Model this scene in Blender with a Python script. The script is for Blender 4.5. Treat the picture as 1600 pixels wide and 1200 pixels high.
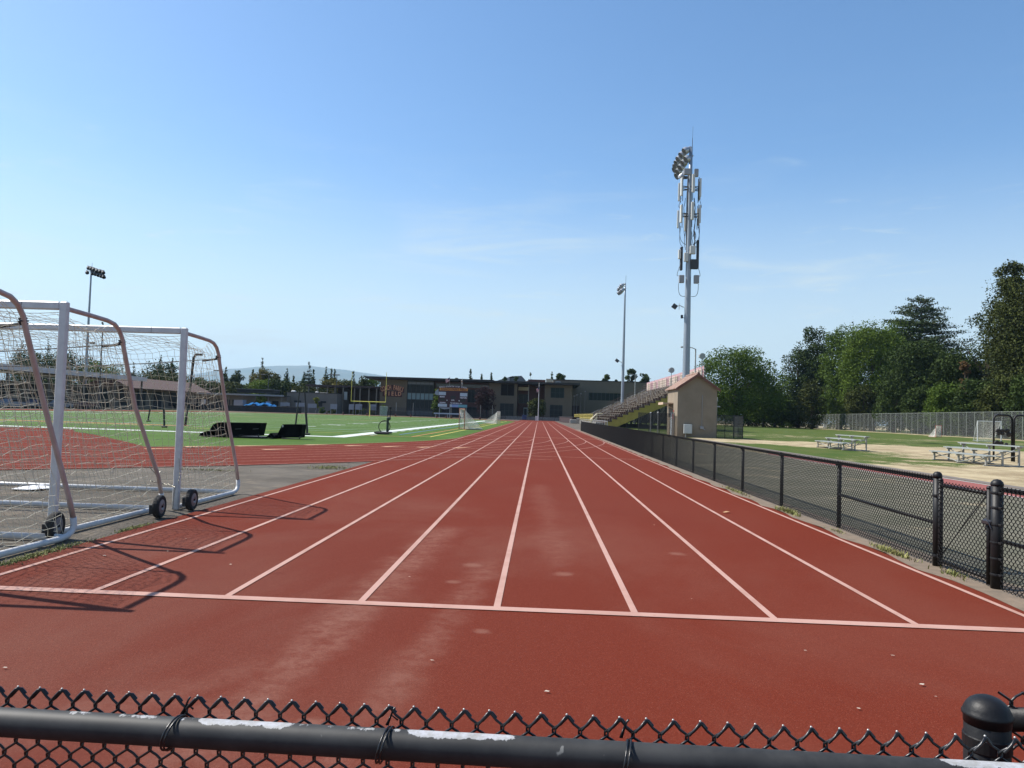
import bpy, math, random
import numpy as np
from mathutils import Vector, Matrix
PI = math.pi
random.seed(7)
RNG = np.random.default_rng(11)
scn = bpy.context.scene
for o in list(bpy.data.objects):
    bpy.data.objects.remove(o)
COL = scn.collection

# ------------------------------------------------------------------ camera
FPX, YAW, PITCH, ROLL, CH = 1150.0, 0.037893, 0.040813, 0.031597, 1.5223
cy_, sy_ = math.cos(YAW), math.sin(YAW)
FW = Vector((-sy_*math.cos(PITCH), cy_*math.cos(PITCH), math.sin(PITCH)))
R0_ = Vector((cy_, sy_, 0)); U0_ = R0_.cross(FW)
RR = R0_*math.cos(ROLL)+U0_*math.sin(ROLL)
UU = -R0_*math.sin(ROLL)+U0_*math.cos(ROLL)
cam = bpy.data.cameras.new("camera")
cam.lens = FPX/1600*36; cam.sensor_width = 36; cam.sensor_fit = 'HORIZONTAL'
cam.clip_start = 0.05; cam.clip_end = 30000
camo = bpy.data.objects.new("camera", cam); COL.objects.link(camo)
M = Matrix(((RR.x, UU.x, -FW.x, 0), (RR.y, UU.y, -FW.y, 0), (RR.z, UU.z, -FW.z, CH), (0, 0, 0, 1)))
camo.matrix_world = M
scn.camera = camo

# ------------------------------------------------------------------ light
SUN = Vector((-2.15, 0.55, 2.6)).normalized()      # towards the sun
w = bpy.data.worlds.new("World"); scn.world = w; w.use_nodes = True
nt = w.node_tree; N = nt.nodes; L = nt.links
for n in list(N): N.remove(n)
sky = N.new('ShaderNodeTexSky'); sky.sky_type = 'NISHITA'; sky.sun_disc = False
sky.sun_elevation = math.asin(SUN.z); sky.sun_rotation = math.atan2(SUN.x, SUN.y)
sky.air_density = 1.0; sky.dust_density = 0.7; sky.ozone_density = 1.6; sky.altitude = 20
bg = N.new('ShaderNodeBackground'); bg.inputs[1].default_value = 0.115
tc = N.new('ShaderNodeTexCoord')
def wm(scale, rot, loc=(0, 0, 0)):
    m_ = N.new('ShaderNodeMapping'); m_.inputs['Scale'].default_value = scale
    m_.inputs['Rotation'].default_value = rot; m_.inputs['Location'].default_value = loc
    L.new(tc.outputs['Generated'], m_.inputs['Vector']); return m_
def wnoise(m_, s, det, ro=.55, dist=0.0):
    n_ = N.new('ShaderNodeTexNoise'); n_.inputs['Scale'].default_value = s
    n_.inputs['Detail'].default_value = det; n_.inputs['Roughness'].default_value = ro
    n_.inputs['Distortion'].default_value = dist
    L.new(m_.outputs[0], n_.inputs['Vector']); return n_
def wramp(src, a, b, va=0.0, vb=1.0):
    r_ = N.new('ShaderNodeMapRange'); r_.interpolation_type = 'SMOOTHSTEP'
    r_.inputs[1].default_value = a; r_.inputs[2].default_value = b
    r_.inputs[3].default_value = va; r_.inputs[4].default_value = vb
    L.new(src, r_.inputs[0]); return r_.outputs[0]
def wmul(a, b):
    m_ = N.new('ShaderNodeMath'); m_.operation = 'MULTIPLY'
    L.new(a, m_.inputs[0]); L.new(b, m_.inputs[1]); return m_.outputs[0]
m1 = wm((1.6, 1.6, 11.0), (0, 0.10, 0.4), (0.3, 0, 0.15))
cl = wramp(wnoise(m1, 2.2, 9, .58, .6).outputs[0], 0.47, 0.76)
m2 = wm((0.9, 0.9, 4.0), (0, 0, 0))
cl2 = wramp(wnoise(m2, 2.4, 3).outputs[0], 0.38, 0.62)
sep = N.new('ShaderNodeSeparateXYZ'); L.new(tc.outputs['Generated'], sep.inputs[0])
band = wramp(sep.outputs['Z'], 0.42, 0.16)
low = wramp(sep.outputs['Z'], 0.34, 0.0, 0.0, 0.85)
m3 = wm((2.2, 2.2, 13.0), (0, -0.12, 1.1), (1.7, .4, .6))
wsp = wramp(wnoise(m3, 3.1, 10, .66, .9).outputs[0], 0.56, 0.80)
cf0 = wmul(wmul(cl, cl2), band); cf1 = wmul(wsp, band)
cfm = N.new('ShaderNodeMath'); cfm.operation = 'ADD'; L.new(cf0, cfm.inputs[0]); L.new(cf1, cfm.inputs[1]); cf = cfm.outputs[0]
sc_ = N.new('ShaderNodeMath'); sc_.operation = 'MULTIPLY_ADD'
L.new(cf, sc_.inputs[0]); sc_.inputs[1].default_value = 0.55; L.new(low, sc_.inputs[2]); sc_.use_clamp = True
mx = N.new('ShaderNodeMix'); mx.data_type = 'RGBA'
L.new(sc_.outputs[0], mx.inputs['Factor'])
hs = N.new('ShaderNodeHueSaturation'); hs.inputs['Saturation'].default_value = 1.2
L.new(sky.outputs[0], hs.inputs['Color'])
L.new(hs.outputs[0], mx.inputs['A']); mx.inputs['B'].default_value = (4.2, 4.75, 4.8, 1)
L.new(mx.outputs['Result'], bg.inputs[0])
wo = N.new('ShaderNodeOutputWorld'); L.new(bg.outputs[0], wo.inputs[0])
sl = bpy.data.lights.new("sun", 'SUN'); sl.energy = 5.0; sl.angle = math.radians(0.53); sl.color = (1, .955, .88)
slo = bpy.data.objects.new("sun", sl); COL.objects.link(slo)
slo.rotation_euler = SUN.to_track_quat('Z', 'Y').to_euler(); slo.location = (-20, 5, 40)
scn.render.engine = 'CYCLES'
scn.render.resolution_x = 1024; scn.render.resolution_y = 768
vs = scn.view_settings; vs.view_transform = 'Standard'; vs.look = 'None'; vs.exposure = 0.66; vs.gamma = 1
vs.use_curve_mapping = False
scn.cycles.max_bounces = 6; scn.cycles.transparent_max_bounces = 24
scn.cycles.volume_bounces = 0; scn.cycles.volume_step_rate = 10

# ------------------------------------------------------------------ helpers
def px(x, Y, dy=0.0):
    """lateral position of something seen at column x when it stands Y metres down the track"""
    return (x-842.0)/1150.0*Y
def hz(x): return 647.6+(x-842)*0.0316
def pz(x, y, Y):
    """(X, Z) of a thing seen at column x, row y, at distance Y"""
    d = FW*FPX+RR*(x-800)-UU*(y-600)
    t = Y/d.y
    return d.x*t, CH+d.z*t

class MB:
    def __init__(s): s.v = []; s.f = []
    def add(s, vs_, fs):
        b = len(s.v); s.v += [tuple(v) for v in vs_]; s.f += [tuple(i+b for i in f) for f in fs]; return s
    def bx(s, x0, x1, y0, y1, z0, z1):
        return s.add([(x0, y0, z0), (x1, y0, z0), (x1, y1, z0), (x0, y1, z0), (x0, y0, z1), (x1, y0, z1), (x1, y1, z1), (x0, y1, z1)],
                     [(0, 3, 2, 1), (4, 5, 6, 7), (0, 1, 5, 4), (1, 2, 6, 5), (2, 3, 7, 6), (3, 0, 4, 7)])
    def box(s, c, sz, rz=0.0, mat=None):
        hx, hy, hz_ = sz[0]/2, sz[1]/2, sz[2]/2; R = Matrix.Rotation(rz, 3, 'Z') if mat is None else mat
        vs_ = [Vector(c)+R@Vector((a*hx, b*hy, d*hz_)) for d in (-1, 1) for a, b in ((-1, -1), (1, -1), (1, 1), (-1, 1))]
        return s.add(vs_, [(0, 3, 2, 1), (4, 5, 6, 7), (0, 1, 5, 4), (1, 2, 6, 5), (2, 3, 7, 6), (3, 0, 4, 7)])
    def rbox(s, c, sz, r=0.02, rz=0.0):
        """box with chamfered vertical and horizontal edges"""
        hx, hy, h = sz[0]/2, sz[1]/2, sz[2]/2; R = Matrix.Rotation(rz, 3, 'Z'); vs_ = []
        for z, k in ((-h, r), (-h+r, 0), (h-r, 0), (h, r)):
            a, b = hx-k, hy-k; c_ = r*.7
            for x, y in ((-a+c_, -b), (a-c_, -b), (a, -b+c_), (a, b-c_), (a-c_, b), (-a+c_, b), (-a, b-c_), (-a, -b+c_)):
                vs_.append(Vector(c)+R@Vector((x, y, z)))
        fs = [tuple(range(7, -1, -1)), tuple(range(24, 32))]
        for l in range(3):
            for i in range(8):
                j = (i+1) % 8; fs.append((l*8+i, l*8+j, l*8+8+j, l*8+8+i))
        return s.add(vs_, fs)
    def tube(s, pts, r, n=8, cap=True):
        pts = [Vector(p) for p in pts]; m = len(pts)
        rs = r if isinstance(r, (list, tuple)) else [r]*m
        vs_ = []; fs = []
        t0 = (pts[1]-pts[0]).normalized()
        a = Vector((0, 0, 1)) if abs(t0.z) < .9 else Vector((1, 0, 0))
        u = t0.cross(a).normalized()
        for i, p in enumerate(pts):
            if i == 0: t = pts[1]-pts[0]
            elif i == m-1: t = pts[-1]-pts[-2]
            else: t = (pts[i+1]-pts[i]).normalized()+(pts[i]-pts[i-1]).normalized()
            if t.length < 1e-9: t = t0.copy()
            t.normalize(); u = (u-t*u.dot(t)); 
            if u.length < 1e-6: u = t.cross(Vector((.3, .9, .2)))
            u.normalize(); w_ = t.cross(u)
            for k in range(n):
                an = 2*PI*k/n; vs_.append(p+(u*math.cos(an)+w_*math.sin(an))*rs[i])
        for i in range(m-1):
            for k in range(n):
                j = (k+1) % n; fs.append((i*n+k, i*n+j, (i+1)*n+j, (i+1)*n+k))
        if cap: fs.append(tuple(range(n-1, -1, -1))); fs.append(tuple(range((m-1)*n, m*n)))
        return s.add(vs_, fs)
    def lathe(s, prof, c, n=16, M3=None):
        """prof = [(r, z)] around +Z, at c"""
        vs_ = []; fs = []; m = len(prof)
        for r, z in prof:
            for k in range(n):
                a = 2*PI*k/n; p = Vector((r*math.cos(a), r*math.sin(a), z))
                if M3 is not None: p = M3@p
                vs_.append(p+Vector(c))
        for i in range(m-1):
            for k in range(n):
                j = (k+1) % n; fs.append((i*n+k, i*n+j, (i+1)*n+j, (i+1)*n+k))
        fs.append(tuple(range(n-1, -1, -1))); fs.append(tuple(range((m-1)*n, m*n)))
        return s.add(vs_, fs)
    def prism(s, poly, vec):
        """poly: 3-D points (planar), pushed along vec"""
        n = len(poly); v = Vector(vec)
        vs_ = [Vector(p) for p in poly]+[Vector(p)+v for p in poly]
        fs = [tuple(range(n-1, -1, -1)), tuple(range(n, 2*n))]
        for i in range(n):
            j = (i+1) % n; fs.append((i, j, n+j, n+i))
        return s.add(vs_, fs)
    def poly(s, pts): return s.add(pts, [tuple(range(len(pts)))])
    def build(s, name, mat, parent=None, smooth=False, origin=None, fix=True):
        me = bpy.data.meshes.new(name)
        o = bpy.data.objects.new(name, me); COL.objects.link(o)
        org = Vector((0, 0, 0))
        if parent is not None:
            o.parent = parent; org = Vector(parent['_o'][:]) if '_o' in parent else Vector((0, 0, 0))
        elif origin is not None:
            org = Vector(origin); o.location = org
        o['_o'] = tuple(org)
        me.from_pydata([tuple(Vector(v)-org) for v in s.v], [], s.f)
        if smooth: me.shade_smooth()
        me.materials.append(mat); me.update()
        return o

def nbuild(name, V, F, mat, parent=None, smooth=False, origin=(0, 0, 0), k=4):
    """numpy mesh: V (n,3), F (m,k)"""
    me = bpy.data.meshes.new(name); org = np.array(parent['_o'][:] if parent is not None else origin)
    V = (V-org).astype(np.float32)
    me.vertices.add(len(V)); me.vertices.foreach_set('co', V.ravel())
    me.loops.add(F.size); me.loops.foreach_set('vertex_index', F.astype(np.int32).ravel())
    me.polygons.add(len(F)); me.polygons.foreach_set('loop_start', np.arange(0, F.size, k, dtype=np.int32))
    me.polygons.foreach_set('loop_total', np.full(len(F), k, dtype=np.int32))
    me.update(calc_edges=True); me.validate()
    if smooth: me.shade_smooth()
    me.materials.append(mat)
    o = bpy.data.objects.new(name, me); COL.objects.link(o)
    if parent is not None: o.parent = parent
    else: o.location = tuple(org)
    o['_o'] = tuple(float(a) for a in org)
    return o

def tag(o, label=None, cat=None, group=None, kind=None):
    if label: o['label'] = label
    if cat: o['category'] = cat
    if group: o['group'] = group
    if kind: o['kind'] = kind
    return o
def thing(name, loc, label, cat, group=None, kind=None):
    o = bpy.data.objects.new(name, None); COL.objects.link(o); o.location = loc; o.empty_display_size = .3
    o['_o'] = tuple(float(a) for a in loc)
    return tag(o, label, cat, group, kind)
def dup(o, loc, label, rz=None, scale=None):
    r = o.copy(); COL.objects.link(r); r.location = loc; r['label'] = label
    if rz is not None: r.rotation_euler = (0, 0, rz)
    if scale: r.scale = scale if isinstance(scale, tuple) else (scale,)*3
    for ch in list(o.children):
        c = ch.copy(); COL.objects.link(c); c.parent = r
        for g in ch.children:
            d = g.copy(); COL.objects.link(d); d.parent = c
    return r
def structure(o): o['kind'] = 'structure'; return o

# ------------------------------------------------------------------ materials
K = .78
def mat(name, col, rough=.7, metal=0.0, var=0.0, vs_=2.0, bump=0.0, bs=40.0, col2=None, spec=None, emit=None, stretch=None):
    col = tuple(c*K for c in col); col2 = tuple(c*K for c in col2) if col2 else None
    m = bpy.data.materials.new(name); m.use_nodes = True; t = m.node_tree
    b = t.nodes['Principled BSDF']; b.inputs['Roughness'].default_value = rough; b.inputs['Metallic'].default_value = metal
    b.inputs['Base Color'].default_value = (*col, 1)
    if spec is not None: b.inputs['Specular IOR Level'].default_value = spec
    if emit: b.inputs['Emission Color'].default_value = (*emit, 1); b.inputs['Emission Strength'].default_value = 1
    co = t.nodes.new('ShaderNodeTexCoord'); src = co.outputs['Object']
    if stretch:
        mp = t.nodes.new('ShaderNodeMapping'); mp.inputs['Scale'].default_value = stretch
        t.links.new(src, mp.inputs[0]); src = mp.outputs[0]
    if var or col2:
        n = t.nodes.new('ShaderNodeTexNoise'); n.inputs['Scale'].default_value = vs_; n.inputs['Detail'].default_value = 6
        n.inputs['Roughness'].default_value = .65
        t.links.new(src, n.inputs['Vector'])
        r = t.nodes.new('ShaderNodeMapRange'); r.inputs[1].default_value = .32; r.inputs[2].default_value = .68
        t.links.new(n.outputs[0], r.inputs[0])
        x = t.nodes.new('ShaderNodeMix'); x.data_type = 'RGBA'
        c2 = col2 if col2 else tuple(min(1, c*(1+var)) for c in col)
        c1 = col if col2 else tuple(c*(1-var) for c in col)
        x.inputs['A'].default_value = (*c1, 1); x.inputs['B'].default_value = (*c2, 1)
        t.links.new(r.outputs[0], x.inputs['Factor']); t.links.new(x.outputs['Result'], b.inputs['Base Color'])
    if bump:
        n = t.nodes.new('ShaderNodeTexNoise'); n.inputs['Scale'].default_value = bs; n.inputs['Detail'].default_value = 4
        t.links.new(src, n.inputs['Vector'])
        bp = t.nodes.new('ShaderNodeBump'); bp.inputs['Strength'].default_value = bump; bp.inputs['Distance'].default_value = .02
        t.links.new(n.outputs[0], bp.inputs['Height']); t.links.new(bp.outputs[0], b.inputs['Normal'])
    return m

class G:
    """tiny node-graph helper for the big ground materials"""
    def __init__(s, name, rough=.9):
        s.m = bpy.data.materials.new(name); s.m.use_nodes = True; s.t = s.m.node_tree
        s.b = s.t.nodes['Principled BSDF']; s.b.inputs['Roughness'].default_value = rough
        s.b.inputs['Specular IOR Level'].default_value = .12
        s.co = s.t.nodes.new('ShaderNodeTexCoord').outputs['Object']
    def lk(s, a, b):
        if isinstance(a, (int, float)): b.default_value = a
        elif isinstance(a, tuple): b.default_value = (*[c*K for c in a], 1) if len(a) == 3 else a
        else: s.t.links.new(a, b)
    def noise(s, scale, det=5, ro=.6, st=(1, 1, 1), loc=(0, 0, 0), dist=0):
        mp = s.t.nodes.new('ShaderNodeMapping'); mp.inputs['Scale'].default_value = st; mp.inputs['Location'].default_value = loc
        s.t.links.new(s.co, mp.inputs[0])
        n = s.t.nodes.new('ShaderNodeTexNoise'); n.inputs['Scale'].default_value = scale; n.inputs['Detail'].default_value = det
        n.inputs['Roughness'].default_value = ro; n.inputs['Distortion'].default_value = dist
        s.t.links.new(mp.outputs[0], n.inputs['Vector']); return n.outputs[0]
    def vor(s, scale, st=(1, 1, 1), feat='F1', out='Distance'):
        mp = s.t.nodes.new('ShaderNodeMapping'); mp.inputs['Scale'].default_value = st
        s.t.links.new(s.co, mp.inputs[0])
        n = s.t.nodes.new('ShaderNodeTexVoronoi'); n.feature = feat; n.inputs['Scale'].default_value = scale
        s.t.links.new(mp.outputs[0], n.inputs['Vector']); return n.outputs[out]
    def rng(s, a, lo, hi, o0=0., o1=1., smooth=True):
        r = s.t.nodes.new('ShaderNodeMapRange')
        if smooth: r.interpolation_type = 'SMOOTHSTEP'
        for i, v in enumerate((lo, hi, o0, o1)): r.inputs[i+1].default_value = v
        s.t.links.new(a, r.inputs[0]); return r.outputs[0]
    def mix(s, f, a, b, mode='MIX'):
        x = s.t.nodes.new('ShaderNodeMix'); x.data_type = 'RGBA'; x.blend_type = mode
        s.lk(f, x.inputs['Factor']); s.lk(a, x.inputs['A']); s.lk(b, x.inputs['B']); return x.outputs['Result']
    def math(s, op, a, b=0.0, clamp=False):
        x = s.t.nodes.new('ShaderNodeMath'); x.operation = op; x.use_clamp = clamp
        s.lk(a, x.inputs[0]); s.lk(b, x.inputs[1]); return x.outputs[0]
    def xyz(s):
        x = s.t.nodes.new('ShaderNodeSeparateXYZ'); s.t.links.new(s.co, x.inputs[0]); return x.outputs
    def attr(s, nm):
        x = s.t.nodes.new('ShaderNodeAttribute'); x.attribute_name = nm; return x.outputs['Fac']
    def bump(s, h, st=.3, d=.02):
        x = s.t.nodes.new('ShaderNodeBump'); x.inputs['Strength'].default_value = st; x.inputs['Distance'].default_value = d
        s.t.links.new(h, x.inputs['Height']); s.t.links.new(x.outputs[0], s.b.inputs['Normal'])
    def out(s, c): s.lk(c, s.b.inputs['Base Color']); return s.m

def track_mat(name, base=(.176, .0315, .0165), worn=(.27, .135, .10)):
    g = G(name, .82)
    big = g.rng(g.noise(.34, 5, .62, (1, .55, 1), (3.1, 1.7, 0), .4), .40, .66)
    y = g.xyz()['Y']; x = g.xyz()['X']
    nearw = g.rng(y, 16, 3.0, .12, 1.0)
    leftw = g.rng(x, 2.2, -1.2, .25, 1.0)
    f = g.math('MULTIPLY', g.math('MULTIPLY', big, nearw), leftw)
    st = g.rng(g.noise(1.5, 6, .7, (1, .8, 1), (9, 4, 0), 1.2), .55, .8, 0, .5)
    f = g.math('ADD', g.math('MULTIPLY', f, .95), g.math('MULTIPLY', g.math('MULTIPLY', st, f), .6), True)
    c = g.mix(f, base, worn)
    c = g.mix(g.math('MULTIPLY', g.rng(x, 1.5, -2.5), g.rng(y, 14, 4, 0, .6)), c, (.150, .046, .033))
    c = g.mix(g.rng(g.noise(.12, 3), .4, .7, 0, .35), c, (base[0]*.83, base[1]*.84, base[2]*.9))
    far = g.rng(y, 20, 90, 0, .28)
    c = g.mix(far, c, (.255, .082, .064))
    gr = g.noise(120, 4, .8)
    c = g.mix(g.rng(gr, .36, .64, 0, .5), c, (base[0]*.58, base[1]*.58, base[2]*.6))
    c = g.mix(g.rng(g.noise(55, 3, .8, loc=(1, 9, 0)), .5, .7, 0, .3), c, (base[0]*1.5, base[1]*2.0, base[2]*2.2))
    sp = g.rng(g.noise(170, 1, .5, loc=(5, 5, 0)), .66, .74, 0, .55)
    c = g.mix(sp, c, (.34, .13, .09))
    # long pale scuffs where people cut across, and a few round worn spots
    def scuff(x0, y0, x1, y1, wd):
        L_ = math.hypot(x1-x0, y1-y0); ux, uy = (x1-x0)/L_, (y1-y0)/L_
        dx = g.math('SUBTRACT', x, x0); dy = g.math('SUBTRACT', y, y0)
        al = g.math('ADD', g.math('MULTIPLY', dx, ux), g.math('MULTIPLY', dy, uy))
        ac = g.math('ABSOLUTE', g.math('SUBTRACT', g.math('MULTIPLY', dx, uy), g.math('MULTIPLY', dy, ux)))
        ac = g.math('ADD', ac, g.math('MULTIPLY', g.math('SUBTRACT', wob, .5), wd*2.2))
        return g.math('MULTIPLY', g.rng(ac, wd, 0), g.math('MULTIPLY', g.rng(al, -.5, .4), g.rng(al, L_+.6, L_-.5)))
    wob = g.noise(1.1, 6, .7, loc=(6, 1, 0)); brk = g.rng(g.noise(7, 8, .8, loc=(2, 8, 0)), .25, .78)
    sc = scuff(-1.45, 3.1, -1.15, 9.5, .34)
    sc = g.math('MAXIMUM', sc, g.math('MULTIPLY', scuff(-.85, 3.0, -.45, 7.5, .22), .75)); sc = g.math('MAXIMUM', sc, g.math('MULTIPLY', scuff(-2.4, 3.2, -1.3, 4.6, .3), .6))
    sc = g.math('MAXIMUM', sc, g.math('MULTIPLY', scuff(.25, 7.5, .05, 16, .3), .45))
    c = g.mix(g.math('MULTIPLY', g.math('MULTIPLY', sc, brk), .42), c, (.38, .215, .165))
    for (sx_, sy_, sr) in ((-1.05, 3.55, .10), (-.62, 7.35, .13), (.28, 7.1, .12), (-.72, 6.6, .09), (-.35, 5.15, .08), (1.6, 8.4, .12)):
        dd = g.math('SQRT', g.math('ADD', g.math('POWER', g.math('SUBTRACT', x, sx_), 2.0), g.math('POWER', g.math('SUBTRACT', y, sy_), 2.0)))
        dd = g.math('ADD', dd, g.math('MULTIPLY', g.math('SUBTRACT', brk, .5), sr*.7))
        c = g.mix(g.rng(dd, sr, sr*.2, 0, .30), c, (.37, .21, .16))
    # dark old stains
    c = g.mix(g.rng(g.noise(2.3, 3, .6, loc=(2, 7, 0)), .68, .78, 0, .25), c, (base[0]*.6, base[1]*.6, base[2]*.6))
    g.bump(gr, .55, .008)
    g.b.inputs['Specular IOR Level'].default_value = .04
    return g.out(c)
m_track = track_mat("track_rubber")
m_line = G("lane_paint", .75)
m_line = m_line.out(m_line.mix(m_line.rng(m_line.noise(22, 7, .8), .55, .70, 0, .6), m_line.mix(m_line.rng(m_line.noise(2, 4), .4, .7), (.52, .315, .26), (.44, .25, .20)), (.4, .14, .1)))
m_linefaint = G("lane_paint_faded", .75)
m_linefaint = m_linefaint.out(m_linefaint.mix(m_linefaint.rng(m_linefaint.noise(9, 5, .7), .45, .62, 0, .85), (.46, .27, .23), (.24, .07, .052)))
m_peach = mat("exchange_paint", (.75, .42, .24), .8, var=.15)

def turf_mat():
    g = G("artificial_turf", .85)
    a = g.noise(.25, 4, .6, (1, .5, 1)); b = g.noise(60, 3, .7); c0 = g.noise(900, 1)
    c = g.mix(g.rng(a, .35, .65), (.060, .120, .014), (.088, .160, .024))
    c = g.mix(g.rng(b, .35, .7, 0, .35), c, (.034, .080, .008))
    y = g.xyz()['Y']
    st = g.math('FRACT', g.math('MULTIPLY', y, 1/9.144))
    c = g.mix(g.rng(g.math('ABSOLUTE', g.math('SUBTRACT', st, .5)), .22, .28, 0, .22), c, (.10, .175, .03))
    g.bump(b, .3, .02)
    return g.out(c)
m_turf = turf_mat()
def asphalt_mat(name, c1, c2):
    g = G(name, .9)
    a = g.noise(.7, 6, .65, loc=(1, 2, 0)); b = g.noise(140, 2, .7)
    c = g.mix(g.rng(a, .35, .68), c1, c2)
    c = g.mix(g.rng(b, .4, .75, 0, .5), c, tuple(v*.5 for v in c1))
    c = g.mix(g.rng(g.noise(180, 2, .6, loc=(3, 3, 3)), .62, .75, 0, .6), c, (.55, .5, .42))
    cr = g.vor(.55, (1, 1, .001), 'DISTANCE_TO_EDGE')
    c = g.mix(g.rng(cr, .012, .004, 0, .6), c, (.06, .055, .05))
    c = g.mix(g.rng(g.noise(1.6, 7, .78, loc=(8, 8, 0)), .52, .70, 0, .6), c, (.30, .235, .165))
    c = g.mix(g.rng(g.noise(.45, 5, .7, loc=(2, 3, 0)), .50, .66, 0, .5), c, tuple(v*.62 for v in c1))
    g.bump(b, .5, .01)
    return g.out(c)
m_asph = asphalt_mat("asphalt_worn", (.118, .102, .082), (.165, .144, .118))
g = G("dry_verge", .95)
c = g.mix(g.rng(g.noise(.7, 6, .7), .4, .62), (.150, .145, .105), (.20, .185, .14))
c = g.mix(g.rng(g.noise(.5, 6, .7, loc=(4, 4, 0)), .56, .68, 0, .8), c, (.36, .30, .20))
c = g.mix(g.rng(g.noise(26, 5, .8), .45, .7, 0, .6), c, (.08, .085, .05))
m_asph2 = g.out(c)
m_conc = mat("concrete", (.42, .39, .35), .85, var=.15, vs_=3, bump=.2)
m_kerb = mat("kerb_dirt", (.25, .185, .13), .95, col2=(.16, .125, .09), vs_=6, bump=.4, bs=60)

m_white = mat("white_marking", (.62, .65, .62), .8, var=.08)
m_yel = mat("yellow_marking", (.72, .55, .12), .8, var=.1)
m_ora = mat("orange_marking", (.62, .25, .09), .8, var=.1)
m_blu = mat("blue_marking", (.10, .22, .42), .8, var=.1)

m_alu = mat("goal_white_aluminium", (.68, .68, .68), .42, 0.0, var=.10, vs_=9, bump=.05)
m_rust = mat("goal_tube_dirty", (.58, .50, .49), .5, .2, col2=(.46, .33, .29), vs_=7, stretch=(1, 1, .3))
m_net = mat("net_cord", (.92, .86, .68), .95, col2=(.56, .50, .38), vs_=1.2)
m_blackp = mat("black_coat", (.010, .010, .011), .5, var=.3, vs_=30, bump=.06, bs=90, spec=.3)
m_blackm = mat("black_matte", (.02, .02, .022), .65, var=.3, vs_=12)
m_tyre = mat("tyre_rubber", (.02, .02, .02), .85, bump=.3, bs=60)
m_rim = mat("wheel_rim", (.28, .28, .30), .45, .6)
m_chain = mat("galvanised_chain", (.42, .40, .34), .4, .8)
m_galv = mat("galvanised_steel", (.36, .41, .46), .48, .55, var=.12, vs_=3, stretch=(3, 3, .4))
m_galv2 = mat("dull_galvanised", (.38, .39, .38), .6, .35, var=.12, vs_=5)
m_alub = mat("bench_aluminium", (.42, .44, .42), .45, .35, var=.08, vs_=5)
m_steelb = mat("bench_steel", (.42, .41, .38), .6, .35, var=.15, vs_=8)

# ------------------------------------------------------------------ ground
OX, NEARC, FARC, RI = -35.6, 46.5, 147.0, 31.05     # oval: centre line, curve centres, inner radius
LW = 1.067
def stadium(R, n=96, cx=OX, y0=NEARC, y1=FARC):
    p = []
    for i in range(n+1):
        a = PI+PI*i/n; p.append((cx+R*math.cos(a), y0+R*math.sin(a)))
    for i in range(n+1):
        a = PI*i/n; p.append((cx+R*math.cos(a), y1+R*math.sin(a)))
    return p
def ring(mb, Ra, Rb, z, n=96):
    a = stadium(Ra, n); b = stadium(Rb, n); m = len(a)
    mb.add([(x, y, z) for x, y in a]+[(x, y, z) for x, y in b], [(i, (i+1) % m, m+(i+1) % m, m+i)[::-1] for i in range(m)])
def flat(mb, pts, z): mb.add([(x, y, z) for x, y in pts], [tuple(range(len(pts)))])
def rect(mb, x0, x1, y0, y1, z): flat(mb, [(x0, y0), (x1, y0), (x1, y1), (x0, y1)], z)

# base sheet: dry ground, reaching past the hills
g = G("dry_ground", .95)
c = g.mix(g.rng(g.noise(.05, 6, .65), .4, .62), (.34, .27, .17), (.13, .16, .06))
c = g.mix(g.rng(g.noise(30, 4), .4, .7, 0, .4), c, (.18, .14, .09))
m_base = g.out(c)
mb = MB(); rect(mb, -21500, 21500, -400, 26000, -.02); structure(mb.build("ground", m_base))
mb = MB(); rect(mb, -78, 10.75, -12, 235, -.004); structure(mb.build("asphalt_apron", m_asph))
# path beyond the side fence with runway and kerb
mb = MB(); rect(mb, 4.62, 10.8, -12, 62, .004); structure(mb.build("dry_verge", m_asph2))
m_run = mat("runway_rubber", (.28, .075, .058), .9, var=.12, vs_=3)
mb = MB(); rect(mb, 10.8, 12.25, -6, 36, .008); structure(mb.build("runway", m_run))
mb = MB(); rect(mb, 10.82, 10.88, -6, 36, .012); rect(mb, 12.17, 12.23, -6, 36, .012); structure(mb.build("runway_lines", m_white))
mb = MB(); mb.bx(12.3, 12.62, -6, 60, -.02, .045); structure(mb.build("path_kerb", mat("kerb_grey", (.17, .145, .125), .9, var=.15, vs_=3, bump=.2)))

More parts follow.
